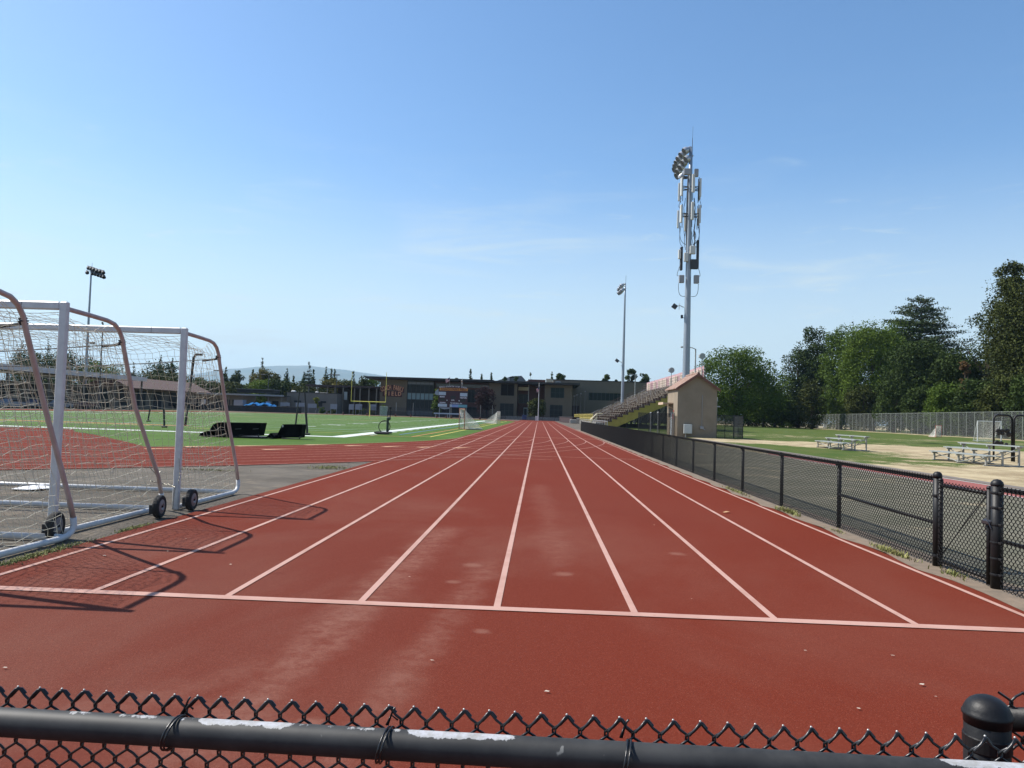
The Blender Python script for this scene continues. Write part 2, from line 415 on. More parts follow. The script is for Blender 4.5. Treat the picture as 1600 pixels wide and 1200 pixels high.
# right-hand field: grass worn to dirt, attribute painted per metre
def field_right():
    xs = np.concatenate([np.arange(12.66, 30, .45), np.arange(30, 260, 3.0)])
    ys = np.concatenate([np.arange(4, 75, .8), np.arange(75, 460, 4.0)])
    X, Y = np.meshgrid(xs, ys)
    Z = .02*np.sin(X*.31+1.3)*np.cos(Y*.23)*np.clip((X-13)/6, 0, 1)
    V = np.stack([X, Y, Z], -1).reshape(-1, 3)
    nx = len(xs); ny = len(ys); i = np.arange(nx-1)[None, :]+np.arange(ny-1)[:, None]*nx
    F = np.stack([i, i+1, i+nx+1, i+nx], -1).reshape(-1, 4)
    g = G("worn_grass_field", .95)
    n1 = g.noise(.11, 5, .62, (1, .7, 1), (4, 1, 0), .6); n2 = g.noise(.42, 7, .72, (1, .8, 1)); n3 = g.noise(14, 5, .75)
    d = g.attr('dirt')
    d = g.math('ADD', d, g.math('MULTIPLY', g.math('SUBTRACT', n1, .5), 1.5))
    d = g.math('ADD', d, g.math('MULTIPLY', g.math('SUBTRACT', n2, .5), 3.2))
    d = g.math('ADD', d, g.math('MULTIPLY', g.math('SUBTRACT', n3, .5), 1.9))
    grass = g.mix(g.rng(g.noise(.5, 5), .38, .62), (.062, .106, .016), (.108, .128, .030))
    grass = g.mix(g.rng(g.noise(45, 3), .4, .7, 0, .5), grass, (.05, .08, .02))
    dirt = g.mix(g.rng(g.noise(.5, 7, .75, (1, .8, 1), (7, 0, 0)), .42, .60), (.51, .42, .265), (.32, .25, .15))
    dirt = g.mix(g.rng(g.noise(22, 5, .7), .5, .72, 0, .5), dirt, (.24, .19, .11))
    c = g.mix(g.rng(d, .36, .66), grass, dirt)
    g.bump(n3, .5, .04)
    o = nbuild("field", V, F, g.out(c)); me = o.data
    x = V[:, 0]; y = V[:, 1]
    def el(cx, cy, rx, ry): return np.exp(-(((x-cx)/rx)**2+((y-cy)/ry)**2))
    dv = .12+.88*np.clip((37-y)/12, 0, 1)*np.clip((x-12)/4+(33-y)/6, 0, 1)
    dv += 1.2*el(25, 42, 7.5, 13)+.8*el(17.5, 56, 6, 5)+.8*el(26, 52, 8, 6)+.5*el(14, 61, 4, 3)
    dv += .45*np.exp(-((y-84)/7)**2)*(x < 60)
    dv -= .8*el(15.2, 42, 2.6, 8)+.4*el(24, 36, 2.2, 2)
    fx = 72+(y-105)*.108
    dv += 1.1*np.exp(-((x-fx+1)/(2.5))**2)*(y > 85)+.9*np.clip((y-260)/30, 0, 1)
    dv -= .22*np.clip((y-62)/10, 0, 1)*np.clip((fx-4-x)/4, 0, 1)*(y < 250)
    dv = np.clip(dv, -.3, 1)
    a = me.attributes.new('dirt', 'FLOAT', 'POINT'); a.data.foreach_set('value', dv.astype(np.float32))
    return structure(o)
field_right()

# running track: oval ring, home straight, D-zone, infield turf
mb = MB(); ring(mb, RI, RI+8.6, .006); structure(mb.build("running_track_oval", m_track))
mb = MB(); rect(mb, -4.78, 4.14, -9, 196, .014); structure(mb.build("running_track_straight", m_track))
mb = MB(); flat(mb, stadium(RI-.02), .003); structure(mb.build("infield_turf", m_turf))
pts = []
for i in range(60):
    a = math.radians(-43.0-i*(94.0/59)); pts.append((OX+(RI-.05)*math.cos(a), NEARC+(RI-.05)*math.sin(a)))
pts = [(-13.4, 24.8)]+pts[1:]+[(-58.6, 38.0), (-24.5, 38.0), (-22.3, 34.7), (-19.9, 32.4), (-16.3, 28.3)]
mb = MB(); flat(mb, pts[::-1], .008); structure(mb.build("infield_apron", m_track))

# lane lines
mb = MB()
for k in range(9):
    x = -4.55+k*LW; rect(mb, x-.027, x+.027, 5.69, 160, .019)
rect(mb, -5.6, 4.05, 5.69, 5.80, .0205)
rect(mb, -4.55, 4.05, 49.3, 49.5, .0205)
structure(mb.build("lane_lines", m_line))
mb = MB()
for k in range(9):
    R = RI+k*LW
    n = 90; a = [(OX+(R-.027)*math.cos(t), NEARC+(R-.027)*math.sin(t)) for t in [PI+PI*i/n for i in range(n+1)]]
    b = [(OX+(R+.027)*math.cos(t), NEARC+(R+.027)*math.sin(t)) for t in [PI+PI*i/n for i in range(n+1)]]
    mb.add([(x, y, .0225) for x, y in a]+[(x, y, .0225) for x, y in b], [(i, n+1+i, n+2+i, i+1) for i in range(n)])
rect(mb, -2.3, 4.05, 26.95, 27.03, .021); rect(mb, 2.9, 4.05, 38.0, 38.06, .021); rect(mb, -4.5, 0.5, 25.0, 25.06, .021)
structure(mb.build("curve_lines", m_linefaint))
mb = MB()
for k, (R, a0) in enumerate([(RI+.4, -32), (RI+1.5, -30), (RI+2.6, -28.3), (RI+3.6, -26.6), (RI+4.7, -24.9), (RI+.4, -41), (RI+.4, -37.5), (RI+1.5, -44), (RI+2.6, -38)]):
    t = math.radians(a0); cx, cy = OX+R*math.cos(t), NEARC+R*math.sin(t); d = Vector((-math.sin(t), math.cos(t))); nrm = Vector((math.cos(t), math.sin(t)))
    P = Vector((cx, cy)); q = [P-nrm*.16-d*.7, P+nrm*.16-d*.7, P+d*.7]
    flat(mb, [(v.x, v.y) for v in q], .0265)
structure(mb.build("exchange_marks", m_peach))

# pitch markings
E0 = 39.7; SX = -11.2; FWD = 48.8; E1 = E0+109.7
mb = MB()
rect(mb, SX, SX+.95, E0-1.0, E1+1, .010); rect(mb, SX-FWD-1, SX-FWD, E0-1.0, E1+1, .010)
rect(mb, SX-FWD, SX, E0-1.0, E0, .010); rect(mb, SX-FWD, SX, E1, E1+1, .010)
for i in range(21):
    y = E0+9.14+i*4.572; rect(mb, SX-FWD, SX, y-.06, y+.06, .010)
for i in range(100):
    y = E0+9.14+i*.9144
    for x in (SX-.35-.4, SX-17.8, SX-31.0): rect(mb, x-.3, x+.3, y-.05, y+.05, .0115)
for i in range(34):
    rect(mb, -9.95, -9.85, 43.2+i*3.2, 45.0+i*3.2, .010)
structure(mb.build("pitch_lines_white", m_white))
mb = MB(); rect(mb, -6.5, -6.38, 43.7, 147, .012); rect(mb, -7.3, -6.5, 43.7, 43.85, .012)
rect(mb, -50, -24, 47.9, 48.15, .013); rect(mb, -22, -12.2, 45.4, 45.55, .013); rect(mb, -62, -50, 55.9, 56.2, .013)
structure(mb.build("pitch_lines_yellow", m_yel))
mb = MB(); rect(mb, -7.45, -7.33, 43.0, 146, .014); rect(mb, -11.0, -7.33, 42.6, 42.75, .014); rect(mb, -66, -24, 49.6, 50.3, .014); rect(mb, -66, -22, 100, 100.5, .014)
structure(mb.build("pitch_lines_orange", m_ora))
mb = MB(); rect(mb, -8.75, -8.63, 46, 146, .016); rect(mb, -55, -12.2, 52.9, 53.05, .016)
structure(mb.build("pitch_lines_blue", m_blu))
def text_mesh(body, size, M4, ext=.0, bold=0.0, name='lettering', mat_=None, parent=None, kind=None, sx=1.0, align='CENTER'):
    cu = bpy.data.curves.new(name, 'FONT'); cu.body = body; cu.size = size; cu.align_x = align; cu.align_y = 'CENTER'
    cu.extrude = ext; cu.offset = bold; cu.resolution_u = 3
    o = bpy.data.objects.new('tmp', cu); COL.objects.link(o)
    dg = bpy.context.evaluated_depsgraph_get(); me = bpy.data.meshes.new_from_object(o.evaluated_get(dg))
    bpy.data.objects.remove(o); bpy.data.curves.remove(cu)
    org = Vector(parent['_o'][:]) if parent is not None else Vector((0, 0, 0))
    me.transform(Matrix.Translation(-org)@M4@Matrix.Diagonal((sx, 1, 1, 1)))
    me.materials.clear(); me.materials.append(mat_); me.name = name
    r = bpy.data.objects.new(name, me); COL.objects.link(r)
    if parent is not None: r.parent = parent
    r['_o'] = tuple(org)
    return r
# yard numbers painted on the turf
nm = None
def flatM(x, y, rz): return Matrix.Translation((x, y, .0175))@Matrix.Rotation(rz, 4, 'Z')
objs = []
for i, n_ in enumerate((1, 2, 3, 4, 5, 4, 3, 2, 1)):
    y = E0+9.14+9.144*(i+1)
    for (x, rz) in ((SX-7.5, PI/2), (SX-FWD+7.5, -PI/2)):
        objs.append(text_mesh(f"{n_} 0", 2.4, flatM(x, y, rz), name='t', mat_=m_white, bold=.03))
# join the numerals into one painted sheet
mb = MB()
for o in objs:
    mb.add([v.co[:] for v in o.data.vertices], [tuple(p.vertices) for p in o.data.polygons]); bpy.data.objects.remove(o)
structure(mb.build("yard_numbers", m_white))

# dirt strip under the side fence
mb = MB()
P = []
for i in range(160):
    y = 3+i*.5; P.append((4.12+.05*math.sin(i*1.7)+random.uniform(-.03, .03), y))
flat(mb, P+[(4.66, 82.5), (4.66, 3)], .0175); structure(mb.build("dirt_strip", m_kerb))
# weeds
m_weed = mat("weed_blades", (.17, .20, .05), .9, col2=(.36, .33, .12), vs_=6)
def weeds(name, spots, label):
    V = []; F = []
    for (cx, cy, rx, ry, n, h) in spots:
        for _ in range(n):
            x = cx+random.gauss(0, rx*.5); y = cy+random.gauss(0, ry*.5); a = random.uniform(0, 2*PI)
            hh = h*random.uniform(.4, 1.1); wd = random.uniform(.004, .008); ln = random.uniform(.2, 1.1)*hh
            d = Vector((math.cos(a), math.sin(a), 0)); s = Vector((-d.y, d.x, 0))*wd; b = Vector((x, y, .005)); k = len(V)
            m_ = b+d*ln*.35+Vector((0, 0, hh*.65)); t = b+d*ln+Vector((0, 0, hh))
            V += [b-s, b+s, m_+s*.7, m_-s*.7, t]; F += [(k, k+1, k+2, k+3), (k+3, k+2, k+4)]
    mb = MB(); mb.v = V; mb.f = F
    o = mb.build(name, m_weed); tag(o, label, "grass", kind='stuff'); return o
weeds("weeds", [(-4.82, 7.0, .10, .75, 1100, .028), (-4.82, 8.75, .07, .36, 420, .026), (-4.95, 6.2, .12, .4, 300, .03),
                (-5.3, 18.6, .5, .5, 420, .05), (-7.6, 16.75, .8, .08, 160, .05)],
      "yellowish weeds growing along the left edge of the red track by the goals")
weeds("weeds", [(4.24, 9.0, .06, .45, 420, .07), (4.24, 12.6, .06, .5, 420, .08), (4.24, 10.6, .05, .3, 60, .05), (4.25, 16, .06, 1, 250, .07),
                (4.3, 7.8, .1, .2, 120, .06)] ,
      "tufts of green weeds at the foot of the long black side fence")
# a few dry leaves and flecks lying on the track
m_fleck = mat("paper_fleck", (.60, .50, .40), .8)
m_dleaf = mat("dry_leaf", (.42, .25, .12), .8)
def fleck(x, y, s, label, m_=None, name="paper_scrap", cat="scrap", group="pale scraps scattered on the red track"):
    mb = MB(); n = 7; pts = []
    for i in range(n):
        a = 2*PI*i/n+random.uniform(-.3, .3); r = s*random.uniform(.5, 1); pts.append((x+math.cos(a)*r*1.6, y+math.sin(a)*r*.8, .024+random.uniform(0, s*.35)))
    mb.add(pts+[(x, y, .024+s*.4)], [(i, (i+1) % n, n) for i in range(n)])
    tag(mb.build(name, m_ or m_fleck, origin=(x, y, .02)), label, cat, group)

# ------------------------------------------------------------------ chain link weaving
def link_mesh(P, xax, length, height, pitch, r, name, mat_, parent, knuckle=True, sides=5, z0=0.05, bulge=1.2, far=False):
    """woven wires: vertical zigzags along direction xax starting at P; pitch = diamond width"""
    X = Vector(xax).normalized(); Zv = Vector((0, 0, 1)); Nn = X.cross(Zv)
    n = int(length/pitch*2)//2*2; hstep = pitch*.5
    m_ = int(round((height-z0)/hstep)); V = []; F = []; k0 = 0
    nodes = []
    base = np.array(P); Xa = np.array(X); Na = np.array(Nn)
    ang = np.arange(sides)*2*PI/sides
    for w_ in range(int(length/pitch*2)):
        pl = []
        for j in range(m_+1):
            z = z0+j*hstep; sgn = 1 if (j+w_) % 2 == 0 else -1
            x = (w_+.5)*pitch*.5+sgn*pitch*.25
            # wires hook round their neighbour at every vertex
            if far: pl.append((x, 0, z))
            else:
                pl.append((x+sgn*r*.9, 0, z-r*1.1)); pl.append((x+sgn*r*.9, -0.0, z+r*1.1))
                if j < m_: pl.append((x-sgn*pitch*.25, r*bulge*sgn, z+hstep*.5))
        if knuckle:
            x, _, z = pl[-1]; sgn = 1 if m_ % 2 == 0 else -1
            pl = pl[:-1] if not far else pl
        pl = np.array(pl)
        C = base+pl[:, :1]*Xa+pl[:, 1:2]*Na+np.array([0, 0, 1])*pl[:, 2:3]
        T = np.gradient(C, axis=0); T /= np.linalg.norm(T, axis=1)[:, None]+1e-9
        B = np.tile(Na, (len(C), 1)); U = np.cross(B, T); U /= np.linalg.norm(U, axis=1)[:, None]+1e-9; B = np.cross(T, U)
        ringv = C[:, None, :]+r*(U[:, None, :]*np.cos(ang)[None, :, None]+B[:, None, :]*np.sin(ang)[None, :, None])
        V.append(ringv.reshape(-1, 3)); q = len(C)
        i = (np.arange(q-1)*sides)[:, None]+np.arange(sides)[None, :]; j2 = (np.arange(q-1)*sides)[:, None]+((np.arange(sides)+1) % sides)[None, :]
        F.append((np.stack([i, j2, j2+sides, i+sides], -1).reshape(-1, 4))+k0); k0 += q*sides
    return nbuild(name, np.concatenate(V), np.concatenate(F), mat_, parent, smooth=True)

# ------------------------------------------------------------------ front fence (camera looks over it)
g = G("peeling_rail_coat", .6)
x_ = g.xyz(); 
nz = g.noise(16, 8, .8, (1, .5, .5)); nz2 = g.noise(1.6, 2, .5, (1, .01, .01), (.37, 0, 0)); nzf = g.noise(60, 4, .7)
e = g.math('ADD', g.math('ADD', x_['Z'], g.math('MULTIPLY', g.math('SUBTRACT', nz, .5), .016)), g.math('MULTIPLY', g.math('SUBTRACT', nzf, .5), .006))
xx = x_['X']
def win(a, b, s=.03): return g.math('MULTIPLY', g.rng(xx, a-s, a+s), g.rng(xx, b+s, b-s))
# peeled stretches of the pipe (metres along the rail)
pk = g.math('MAXIMUM', g.math('MULTIPLY', win(-.86, -.60), .55), g.math('MULTIPLY', win(-.43, -.14), .5))
pk = g.math('MAXIMUM', pk, g.math('MULTIPLY', win(-.60, -.42), .95)); pk = g.math('MAXIMUM', pk, win(-.22, -.015)); pk = g.math('MAXIMUM', pk, win(.66, .80, .02))
pk = g.math('MAXIMUM', pk, g.math('MULTIPLY', win(.03, .6), .0))
thr = g.math('SUBTRACT', .0300, g.math('MULTIPLY', pk, .0082))
f = g.rng(g.math('SUBTRACT', e, thr), 0, .0006, smooth=False)
scr = g.math('MULTIPLY', g.rng(g.noise(26, 3, .6, (1, .6, .6)), .70, .73), g.rng(x_['Z'], .0, .012))
c = g.mix(f, g.mix(g.rng(g.noise(7, 5, .7), .35, .7), (.022, .023, .024), (.045, .046, .046)), g.mix(g.rng(nzf, .3, .7), (.50, .51, .55), (.33, .33, .32)))
c = g.mix(g.math('MULTIPLY', scr, .55), c, (.32, .32, .30))
g.b.inputs['Specular IOR Level'].default_value = .35
m_rail = g.out(c)
m_vinyl = mat("vinyl_wire", (.010, .010, .012), .33, bump=.05, bs=200, spec=.55)
m_vinylm = mat("vinyl_wire_matte", (.008, .008, .009), .7, spec=.15)
m_vend = mat("bare_wire_end", (.55, .55, .52), .4, .5)

FP0 = Vector((-1.6, 1.42, 0)); FP1 = Vector((.80, 1.228, 0)); fd = (FP1-FP0).normalized(); fn = Vector((-fd.y, fd.x, 0))
ffence = thing("chain_link_fence", (0, 1.29, 0), "black chain link fence with a peeling top rail in the near foreground", "fence")
za, zb = .915, .965
def railz(p): return za+(zb-za)*((p-Vector((-.99, 1.37, 0))).dot(fd)/1.78)
A = Vector((-1.6, 1.42, 0)); B = Vector((1.35, 1.18, 0)); A.z = railz(A)-.0; B.z = railz(B)
# rail has its own local frame so the wear follows it
rl = bpy.data.meshes.new("rail"); mbr = MB(); Lr = (B-A).length
x0r = (Vector((0, 1.29, 0))-Vector((A.x, A.y, 0))).dot(fd)
mbr.tube([(-x0r+Lr*i/30, 0, 0) for i in range(31)], .0255, 28)
rl.from_pydata([tuple(v) for v in mbr.v], [], mbr.f); rl.shade_smooth(); rl.materials.append(m_rail)
ro = bpy.data.objects.new("rail", rl); COL.objects.link(ro); ro.parent = ffence
axis = (B-A).normalized(); s_ = axis.cross(Vector((0, 0, 1))).normalized(); up = s_.cross(axis)
Mr = Matrix(((axis.x, -s_.x, up.x, 0), (axis.y, -s_.y, up.y, 0), (axis.z, -s_.z, up.z, 0), (0, 0, 0, 1)))
mid = A+axis*(x0r/axis.dot(fd)); ro.matrix_local = Matrix.Translation(mid-Vector((0, 1.29, 0)))@Mr; ro['_o'] = (0, 1.29, 0)
# woven wires behind the rail, sloping with it
PT = .0458; wr = .0024
def front_mesh():
    V = []; F = []; k0 = 0; sides = 7; ang = np.arange(sides)*2*PI/sides
    nw = 148; start = -1.62; H = PT*.5*1.06
    tops = []
    for w_ in range(nw):
        xc = start+w_*PT*.5; base = mid+axis*xc+fn*.034; m1_ = 1 if w_ % 2 == 0 else -1
        ztop = base.z+.049; nseg = 36; pl = []
        for j in range(nseg+1):
            sgn = m1_ if j % 2 == 0 else -m1_     # j=0 is the topmost interlock below the knuckle
            z = -j*H
            jit = random.uniform(-.0006, .0006)
            pl.append((sgn*PT*.25+sgn*wr*.9+jit, wr*.2*sgn, z+wr*1.3)); pl.append((sgn*PT*.25+sgn*wr*.9+jit, -wr*.2*sgn, z-wr*1.3))
            pl.append((0+jit, -sgn*wr*1.3, z-H*.5))
        pl = pl[::-1]
        # knuckle: over the peak, doubled back down beside its neighbour
        tw = random.uniform(-.15, .15); sg = m1_
        if sg > 0:      # comes up from the right, folds over the peak and runs back down the left strand
            pl += [(0.0, wr*.9, H*.5), (-PT*.25+.0015, wr*.6, H*.98), (-PT*.25-.001, -wr*.4, H*1.08+.001), (-PT*.25-.0035, -wr*1.8, H*1.03),
                   (-PT*.25-.0095, -wr*2.9, H*.74), (-PT*.25-.0165, -wr*2.6, H*.40+tw*.003), (-PT*.25-.0195, -wr*2.2, H*.24+tw*.003)]
        else:           # comes up from the left and hooks forward over it
            pl += [(0.0, -wr*.9, H*.5), (PT*.25-.001, -wr*1.0, H*.97), (PT*.25+.0012, wr*.4, H*1.05), (PT*.25+.0035, wr*1.6, H*1.0),
                   (PT*.25+.0075, wr*2.0, H*.80), (PT*.25+.0115, wr*2.0, H*.62)]
        pl = np.array(pl); C = np.array(base+Vector((0, 0, .049-H)))[None, :]+pl[:, :1]*np.array(axis)+pl[:, 1:2]*np.array(fn)+pl[:, 2:3]*np.array([0, 0, 1])
        # twin strand of the neighbour spiral down to the interlock
        T = np.gradient(C, axis=0); T /= np.linalg.norm(T, axis=1)[:, None]+1e-9
        Bn = np.tile(np.array(fn), (len(C), 1)); U = np.cross(Bn, T); U /= np.linalg.norm(U, axis=1)[:, None]+1e-9; Bn = np.cross(T, U)
        rv = C[:, None, :]+wr*(U[:, None, :]*np.cos(ang)[None, :, None]+Bn[:, None, :]*np.sin(ang)[None, :, None])
        V.append(rv.reshape(-1, 3)); q = len(C)
        i = (np.arange(q-1)*sides)[:, None]+np.arange(sides)[None, :]; j2 = (np.arange(q-1)*sides)[:, None]+((np.arange(sides)+1) % sides)[None, :]
        F.append((np.stack([i, j2, j2+sides, i+sides], -1).reshape(-1, 4))+k0); k0 += q*sides
        if m1_ > 0: tops.append(C[-5])
    nbuild("wire_mesh", np.concatenate(V), np.concatenate(F), m_vinyl, ffence, smooth=True)
    mb = MB()
    for t in tops:
        mb.lathe([(0, -.0014), (.0018, -.001), (.0022, .0006), (.0016, .0018), (0, .0022)], Vector(t)+Vector((0, 0, .0016)), 6)
    mb.build("wire_tips", m_vend, ffence, smooth=True)["kind"] = "stuff"
front_mesh()
for i, xt in enumerate((-.655, -.262, .155)):
    c0 = mid+axis*xt; mb = MB()
    for rep, off in enumerate((0, .006)):
        pts = []
        for k in range(21):
            a = math.radians(-150+k*15); yy = math.cos(a)*.0285*(1 if math.cos(a) < 0 else 1.35); zz = math.sin(a)*.0285
            pts.append(c0+axis*(off+.0045*math.sin(a)+k*.0005)+fn*yy*(-1)+up*zz)
        mb.tube(pts, .0019, 6)
    mb.tube([c0+fn*.03+up*.02+axis*.004, c0+fn*.036+up*.043+axis*.011, c0+fn*.034+up*.05+axis*.016], .0019, 6)
    mb.tube([c0+fn*.03+up*.02+axis*.001, c0+fn*.037+up*.036+axis*.008, c0+fn*.04+up*.026+axis*.02], .0017, 6)
    mb.build("tie_wire", m_vinyl, ffence, smooth=True)
# terminal post with dome cap
pc = Vector((.812, 1.362, 0)); mb = MB()
mb.lathe([(.0365, -.05), (.0365, 1.022), (.033, 1.026)], pc, 32)
fpost = mb.build("post", m_blackp, ffence, smooth=False); fpost.data.shade_smooth()
mb = MB(); mb.lathe([(.0372, 1.000), (.0376, 1.012), (.0400, 1.014), (.0402, 1.018), (.0385, 1.0205), (.0365, 1.026), (.033, 1.033), (.028, 1.039), (.021, 1.044), (.012, 1.0475), (.001, 1.0485)], pc, 40)
cp = mb.build("post_cap", m_blackp, fpost, smooth=True)
mb = MB()
for z in (.968, .70, .3):
    mb = MB(); mb.lathe([(.0375, z-.013), (.0386, z-.011), (.0386, z+.011), (.0375, z+.013)], pc, 28); mb.build("tension_band", m_blackp, fpost, smooth=False)
# short return run that leaves the terminal post to the right
ret = thing("fence_return", (.86, 1.40, 0), "short black fence run leaving the domed post at the lower right corner", "fence")
ra = Vector((.852, 1.42, .985)); rb = Vector((2.6, 1.62, .985)); mb = MB(); mb.tube([ra, rb], .021, 16); mb.build("rail", m_blackp, ret, smooth=True)
link_mesh((.875, 1.43, 0), (rb-ra), 1.7, 1.03, .0458, .0024, "wire_mesh", m_vinyl, ret, sides=6)

# ------------------------------------------------------------------ long side fence with gate
sf = thing("chain_link_fence", (4.37, 42, 0), "long low black chain link fence along the right edge of the track", "fence")
FX = 4.38; GY0, GY1 = 7.28, 8.26; FZ = .955
ys = [GY1]+[11.0+2.55*i for i in range(26)]+[76.2]; ys = [y for y in ys if y <= 76.3]
for i, y in enumerate(ys):
    term = i in (0, len(ys)-1); r = .044 if term else .030; h = 1.00 if term else .945
    mb = MB(); mb.lathe([(r, 0), (r, h)], (FX+(.0 if term else .045), y, 0), 14)
    po = mb.build("post", m_blackp, sf, smooth=True)
    mb = MB()
    if term: mb.lathe([(r*1.06, h-.03), (r*1.08, h), (r*.95, h+.02), (r*.6, h+.036), (.002, h+.042)], (FX, y, 0), 16)
    else: mb.lathe([(r*1.1, h-.03), (r*1.1, h+.01), (r*.8, h+.035), (.004, h+.045)], (FX+.02, y, 0), 10)
    mb.build("post_cap", m_blackp, po, smooth=True)
m_trail = mat("rail_matte_black", (.007, .007, .008), .85, spec=.06)
mb = MB(); mb.tube([(FX+.012, y, FZ+.004*math.sin(y*.8)) for y in np.arange(GY1, 76.3, 2.0)], .0235, 12); mb.build("top_rail", m_trail, sf, smooth=True)
mb = MB(); mb.tube([(FX+.03, GY1+.03, .47), (FX+.03, 10.98, .50)], .019, 10); mb.build("brace_rail", m_blackp, sf, smooth=True)
mb = MB(); mb.tube([(FX-.02, y, .075+.01*math.sin(y*1.9)) for y in np.arange(GY1, 76.3, 1.3)], .004, 5); mb.build("tension_wire", m_blackp, sf)
link_mesh((FX-.022, GY1+.05, 0), (0, 1, 0), 16, 1.0, .060, .0040, "wire_mesh", m_vinylm, sf, sides=5, far=False, z0=.04)
link_mesh((FX-.022, GY1+16.05, 0), (0, 1, 0), 51.8, 1.0, .060, .0042, "wire_mesh", m_vinylm, sf, sides=3, far=True, z0=.04)
# near part of the fence on this side of the gate
sn = thing("chain_link_fence", (FX, 6.2, 0), "near stretch of black side fence, cut off at the right edge beside the gate", "fence")
mb = MB(); mb.lathe([(.052, 0), (.052, 1.0)], (FX, GY0-.07, 0), 20); po = mb.build("post", m_blackp, sn, smooth=True)
mb = MB(); mb.lathe([(.054, .985), (.056, 1.0), (.05, 1.022), (.03, 1.043), (.002, 1.05)], (FX, GY0-.07, 0), 20); mb.build("post_cap", m_blackp, po, smooth=True)
mb = MB(); mb.tube([(FX+.012, GY0-.1, FZ), (FX+.012, 4.6, FZ)], .0235, 12); mb.build("top_rail", m_trail, sn, smooth=True)
mb = MB(); mb.tube([(FX+.03, GY0-.1, .47), (FX+.03, 4.6, .46)], .019, 10); mb.build("brace_rail", m_blackp, sn, smooth=True)
mb = MB(); mb.lathe([(.03, 0), (.03, .945)], (FX+.045, 4.62, 0), 12); mb.build("post", m_blackp, sn, smooth=True)
link_mesh((FX-.022, 4.65, 0), (0, 1, 0), 2.48, 1.0, .060, .0038, "wire_mesh", m_vinylm, sn, z0=.03)
for z in (.92, .78, .62, .45, .3, .15):
    mb = MB(); mb.lathe([(.055, z-.012), (.057, z), (.055, z+.012)], (FX, GY0-.07, 0), 18); mb.rbox((FX-.01, GY0-.135, z), (.025, .06, .022), .004); mb.build("tension_band", m_blackp, po)
# gate
gt = thing("gate", (FX, (GY0+GY1)/2, 0), "narrow black chain link gate with a diagonal brace in the side fence", "gate")
for y in (GY0+.035, GY1-.085):
    mb = MB(); mb.lathe([(.024, .03), (.024, .955)], (FX-.01, y, 0), 14); po = mb.build("gate_upright", m_blackp, gt, smooth=True)
    mb = MB(); mb.lathe([(.026, .945), (.026, .957), (.02, .97), (.002, .976)], (FX-.01, y, 0), 12); mb.build("cap", m_blackp, po, smooth=True)
for z in (.90, .09):
    mb = MB(); mb.tube([(FX-.01, GY0+.03, z), (FX-.01, GY1-.08, z)], .021, 12); mb.build("gate_rail", m_blackp, gt, smooth=True)
mb = MB(); mb.tube([(FX-.03, GY0+.05, .88), (FX-.03, GY1-.1, .12)], .0055, 8); mb.build("truss_rod", m_blackp, gt, smooth=True)
link_mesh((FX-.035, GY0+.05, 0), (0, 1, 0), .86, .94, .060, .0038, "wire_mesh", m_vinylm, gt, z0=.05)
for z in (.78, .13):
    mb = MB(); mb.lathe([(.050, z-.014), (.052, z), (.050, z+.014)], (FX, GY1, 0), 16); mb.rbox((FX-.01, GY1-.045, z), (.03, .09, .05), .006); mb.build("hinge", m_blackp, gt)
mb = MB(); mb.rbox((FX-.045, GY0-.005, .63), (.05, .13, .05), .012); mb.tube([(FX-.06, GY0+.01, .66), (FX-.075, GY0-.06, .64), (FX-.06, GY0-.08, .58)], .008, 8)
mb.tube([(FX-.06, GY0+.0, .62), (FX-.065, GY0+.01, .54), (FX-.06, GY0-.02, .53)], .005, 8)
mb.build("latch", mat("worn_latch", (.10, .10, .11), .3, .7), gt)

